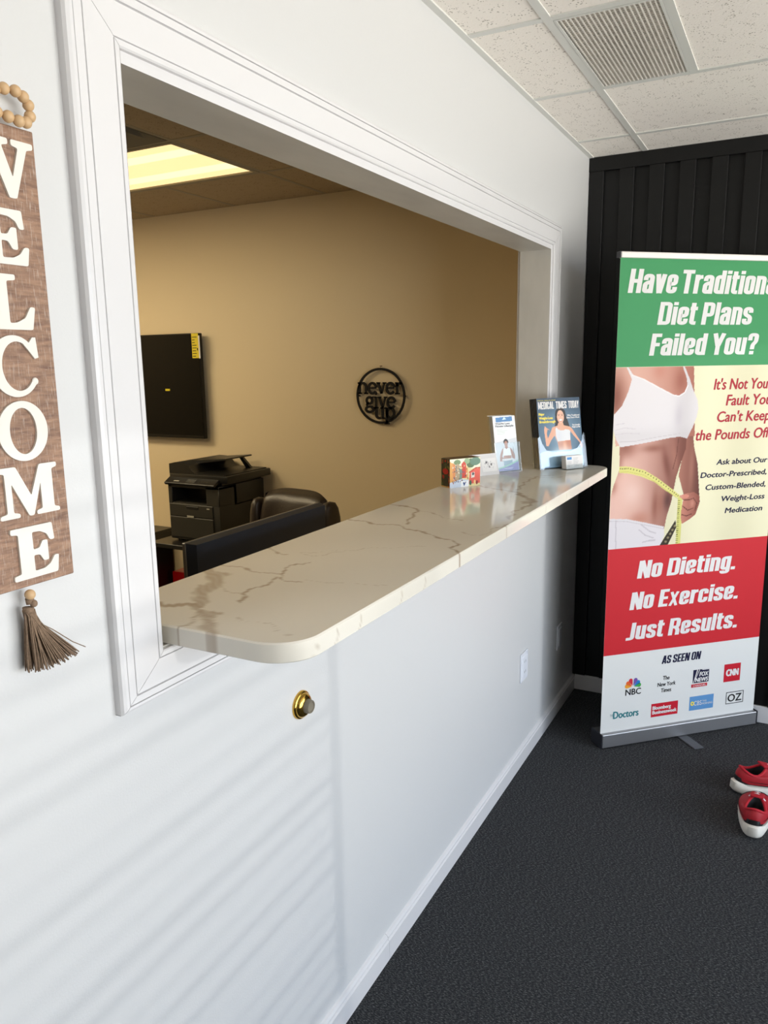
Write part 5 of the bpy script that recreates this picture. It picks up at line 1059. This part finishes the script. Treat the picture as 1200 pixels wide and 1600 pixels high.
# ================================================================== SNEAKERS
def sneaker(lab, loc, rot):
    t = thing('sneaker', lab, 'shoe', loc, rot, None); N = 56; L_ = 0.275
    def outline(k, grow=0.0, heel=0.0):
        a = 2*PI*k/N; c, s = math.cos(a), math.sin(a); x = 0.5*L_*(1+c)
        w_ = 0.036+0.0155*math.sin(min(1, x/L_)*PI*0.62+0.05)**2
        if x < .5*L_: y = w_*math.copysign(abs(s)**0.72, s)
        else: y = w_*math.copysign(abs(s)**0.80, s)
        y += 0.006*math.sin(x/L_*PI)*(1 if s > 0 else .3)
        return Vector((x+(grow if c > 0 else -grow)*abs(c), y+math.copysign(grow*abs(s)**.6, s)))
    def band(levels, capb=True, capt=True):
        V_ = []; F_ = []
        for (gr, zf, xs_) in levels:
            for k in range(N):
                p = outline(k, gr); z = zf(p.x/L_) if callable(zf) else zf; V_.append((p.x+xs_*(1-p.x/L_), p.y, z))
        for i in range(len(levels)-1):
            for k in range(N): F_.append((i*N+k, i*N+(k+1) % N, (i+1)*N+(k+1) % N, (i+1)*N+k))
        if capb: F_.append(tuple(range(N))[::-1])
        if capt: F_.append(tuple((len(levels)-1)*N+k for k in range(N)))
        return MB().add(V_, F_)
    rock = lambda u: 0.010*max(0, (u-.7)/.3)**2+0.006*max(0, (.12-u)/.12)
    top = lambda u: 0.040-0.012*u+0.014*max(0, (.15-u)/.15)**1.0
    obj('outsole', band([(-.004, lambda u: rock(u), 0), (.003, lambda u: rock(u)+.004, -.003), (.006, lambda u: .016+rock(u)*.6, -.008), (.005, lambda u: top(u)-.006, -.006), (-.001, top, -.002), (-.008, lambda u: top(u)-.001, 0)]), M_sole, t, smooth=50, label='chunky off white foam sole')
    obj('midsole', band([(-.004, lambda u: top(u)-.006, 0), (.001, lambda u: top(u)+.004, 0), (.0005, lambda u: top(u)+.016*(1-.4*u), 0), (-.009, lambda u: top(u)+.019*(1-.4*u), 0)]), M_dark, t, smooth=50, label='black midsole band')
    # upper: surface from sole outline to the collar rim, then down inside
    cx0, rx, ry = 0.070, 0.049, 0.0325; V_ = []; F_ = []; lev = 12; V2 = []; F2 = []
    for i in range(lev+1):
        q = i/lev
        for k in range(N):
            a = 2*PI*k/N; B_ = outline(k, -.006); u = B_.x/L_; zb = top(u)+.007
            R_ = Vector((cx0+rx*math.cos(a), ry*math.sin(a)*(1-.12*math.cos(a)), 0)); zr = 0.088+0.014*max(0, -math.cos(a))**2+0.016*max(0, math.cos(a))**1.5-0.010*abs(math.sin(a))**2
            front = max(0, math.cos(a))
            Mx = B_.lerp(R_, .12+.30*front); zm = (0.082 if front < .05 else 0.082-.010*front); Mx = Vector((Mx.x-(.006 if math.cos(a) < -.3 else 0), Mx.y*1.06))
            p = (1-q)**2*B_+2*q*(1-q)*Mx+q*q*Vector((R_.x, R_.y)); z = (1-q)**2*zb+2*q*(1-q)*zm+q*q*zr
            V_.append((p.x, p.y, z))
    for i in range(lev):
        for k in range(N): F_.append((i*N+k, i*N+(k+1) % N, (i+1)*N+(k+1) % N, (i+1)*N+k))
    obj('upper', MB().add(V_, F_), M_shoe, t, smooth=True, label='red mesh upper')
    rim = V_[lev*N:]
    obj('collar', MB().tube([(r[0], r[1], r[2]) for r in rim]+[rim[0]], .0050, 8), M_shoe2, t, smooth=True, label='padded red collar')
    for i, (sc_, dz) in enumerate(((1, 0), (.88, -.010), (.86, -.030), (.86, -.050), (.75, -.056))):
        for r in rim: V2.append((cx0+(r[0]-cx0)*sc_, r[1]*sc_, r[2]+dz if i < 3 else min(r[2]+dz, .045)))
    for i in range(4):
        for k in range(N): F2.append((i*N+k, i*N+(k+1) % N, (i+1)*N+(k+1) % N, (i+1)*N+k))
    F2.append(tuple(4*N+k for k in range(N))); obj('lining', MB().add(V2, F2), M_dark, t, smooth=True, label='black lining')
    mb = MB(); TG = Matrix.Translation((cx0+rx-.008, 0, .108)) @ Matrix.Rotation(math.radians(18), 4, 'Y'); mb.rbox((-.012, -.022, -.006), (.055, .022, .002), .003, 2, T=TG)
    obj('tongue', mb, M_shoe2, t, smooth=40)
    for k in range(4):
        x = .125+.020*k; z = .098-.0085*k
        obj('lace', MB().tube([(x, -.027, z-.012), (x+.004, -.012, z+.002), (x+.006, 0, z+.006), (x+.008, .012, z+.002), (x+.010, .027, z-.012)], .0028, 6), M_lace, t, smooth=True)
    return t
sneaker('red sneaker with white sole, the nearer one with heel facing out', (0.884, -0.990, 0), math.radians(88))
sneaker('red sneaker with white sole, farther one nearest the banner', (0.806, -0.690, 0), math.radians(33))

# ================================================================== BLINDS on the nearer window (outside the frame, they stripe the light)
y0, y1, z0, z1 = WIN[1]
bd = thing('window_blind', 'white horizontal slat blind on the nearer window', 'blind', (WX-0.05, (y0+y1)/2, z0))
obj('headrail', MB().box((WX-0.075, y0, z1-0.03), (WX-0.02, y1, z1+0.02)), M_slat, bd, world=True)
s0 = obj('slat', MB().box((-0.024, y0+0.01-(y0+y1)/2, -0.001), (0.024, y1-0.01-(y0+y1)/2, 0.001)), M_slat, bd); k = 0; z = z0+0.06
while z < z1-0.04:
    o = s0 if k == 0 else dup(s0, bd); o.location = (0, 0, z-z0); o.rotation_euler = (0, math.radians(3+11*math.sin(k*1.9)+4*math.sin(k*0.7)), 0); z += 0.058+0.006*math.sin(k*2.7); k += 1
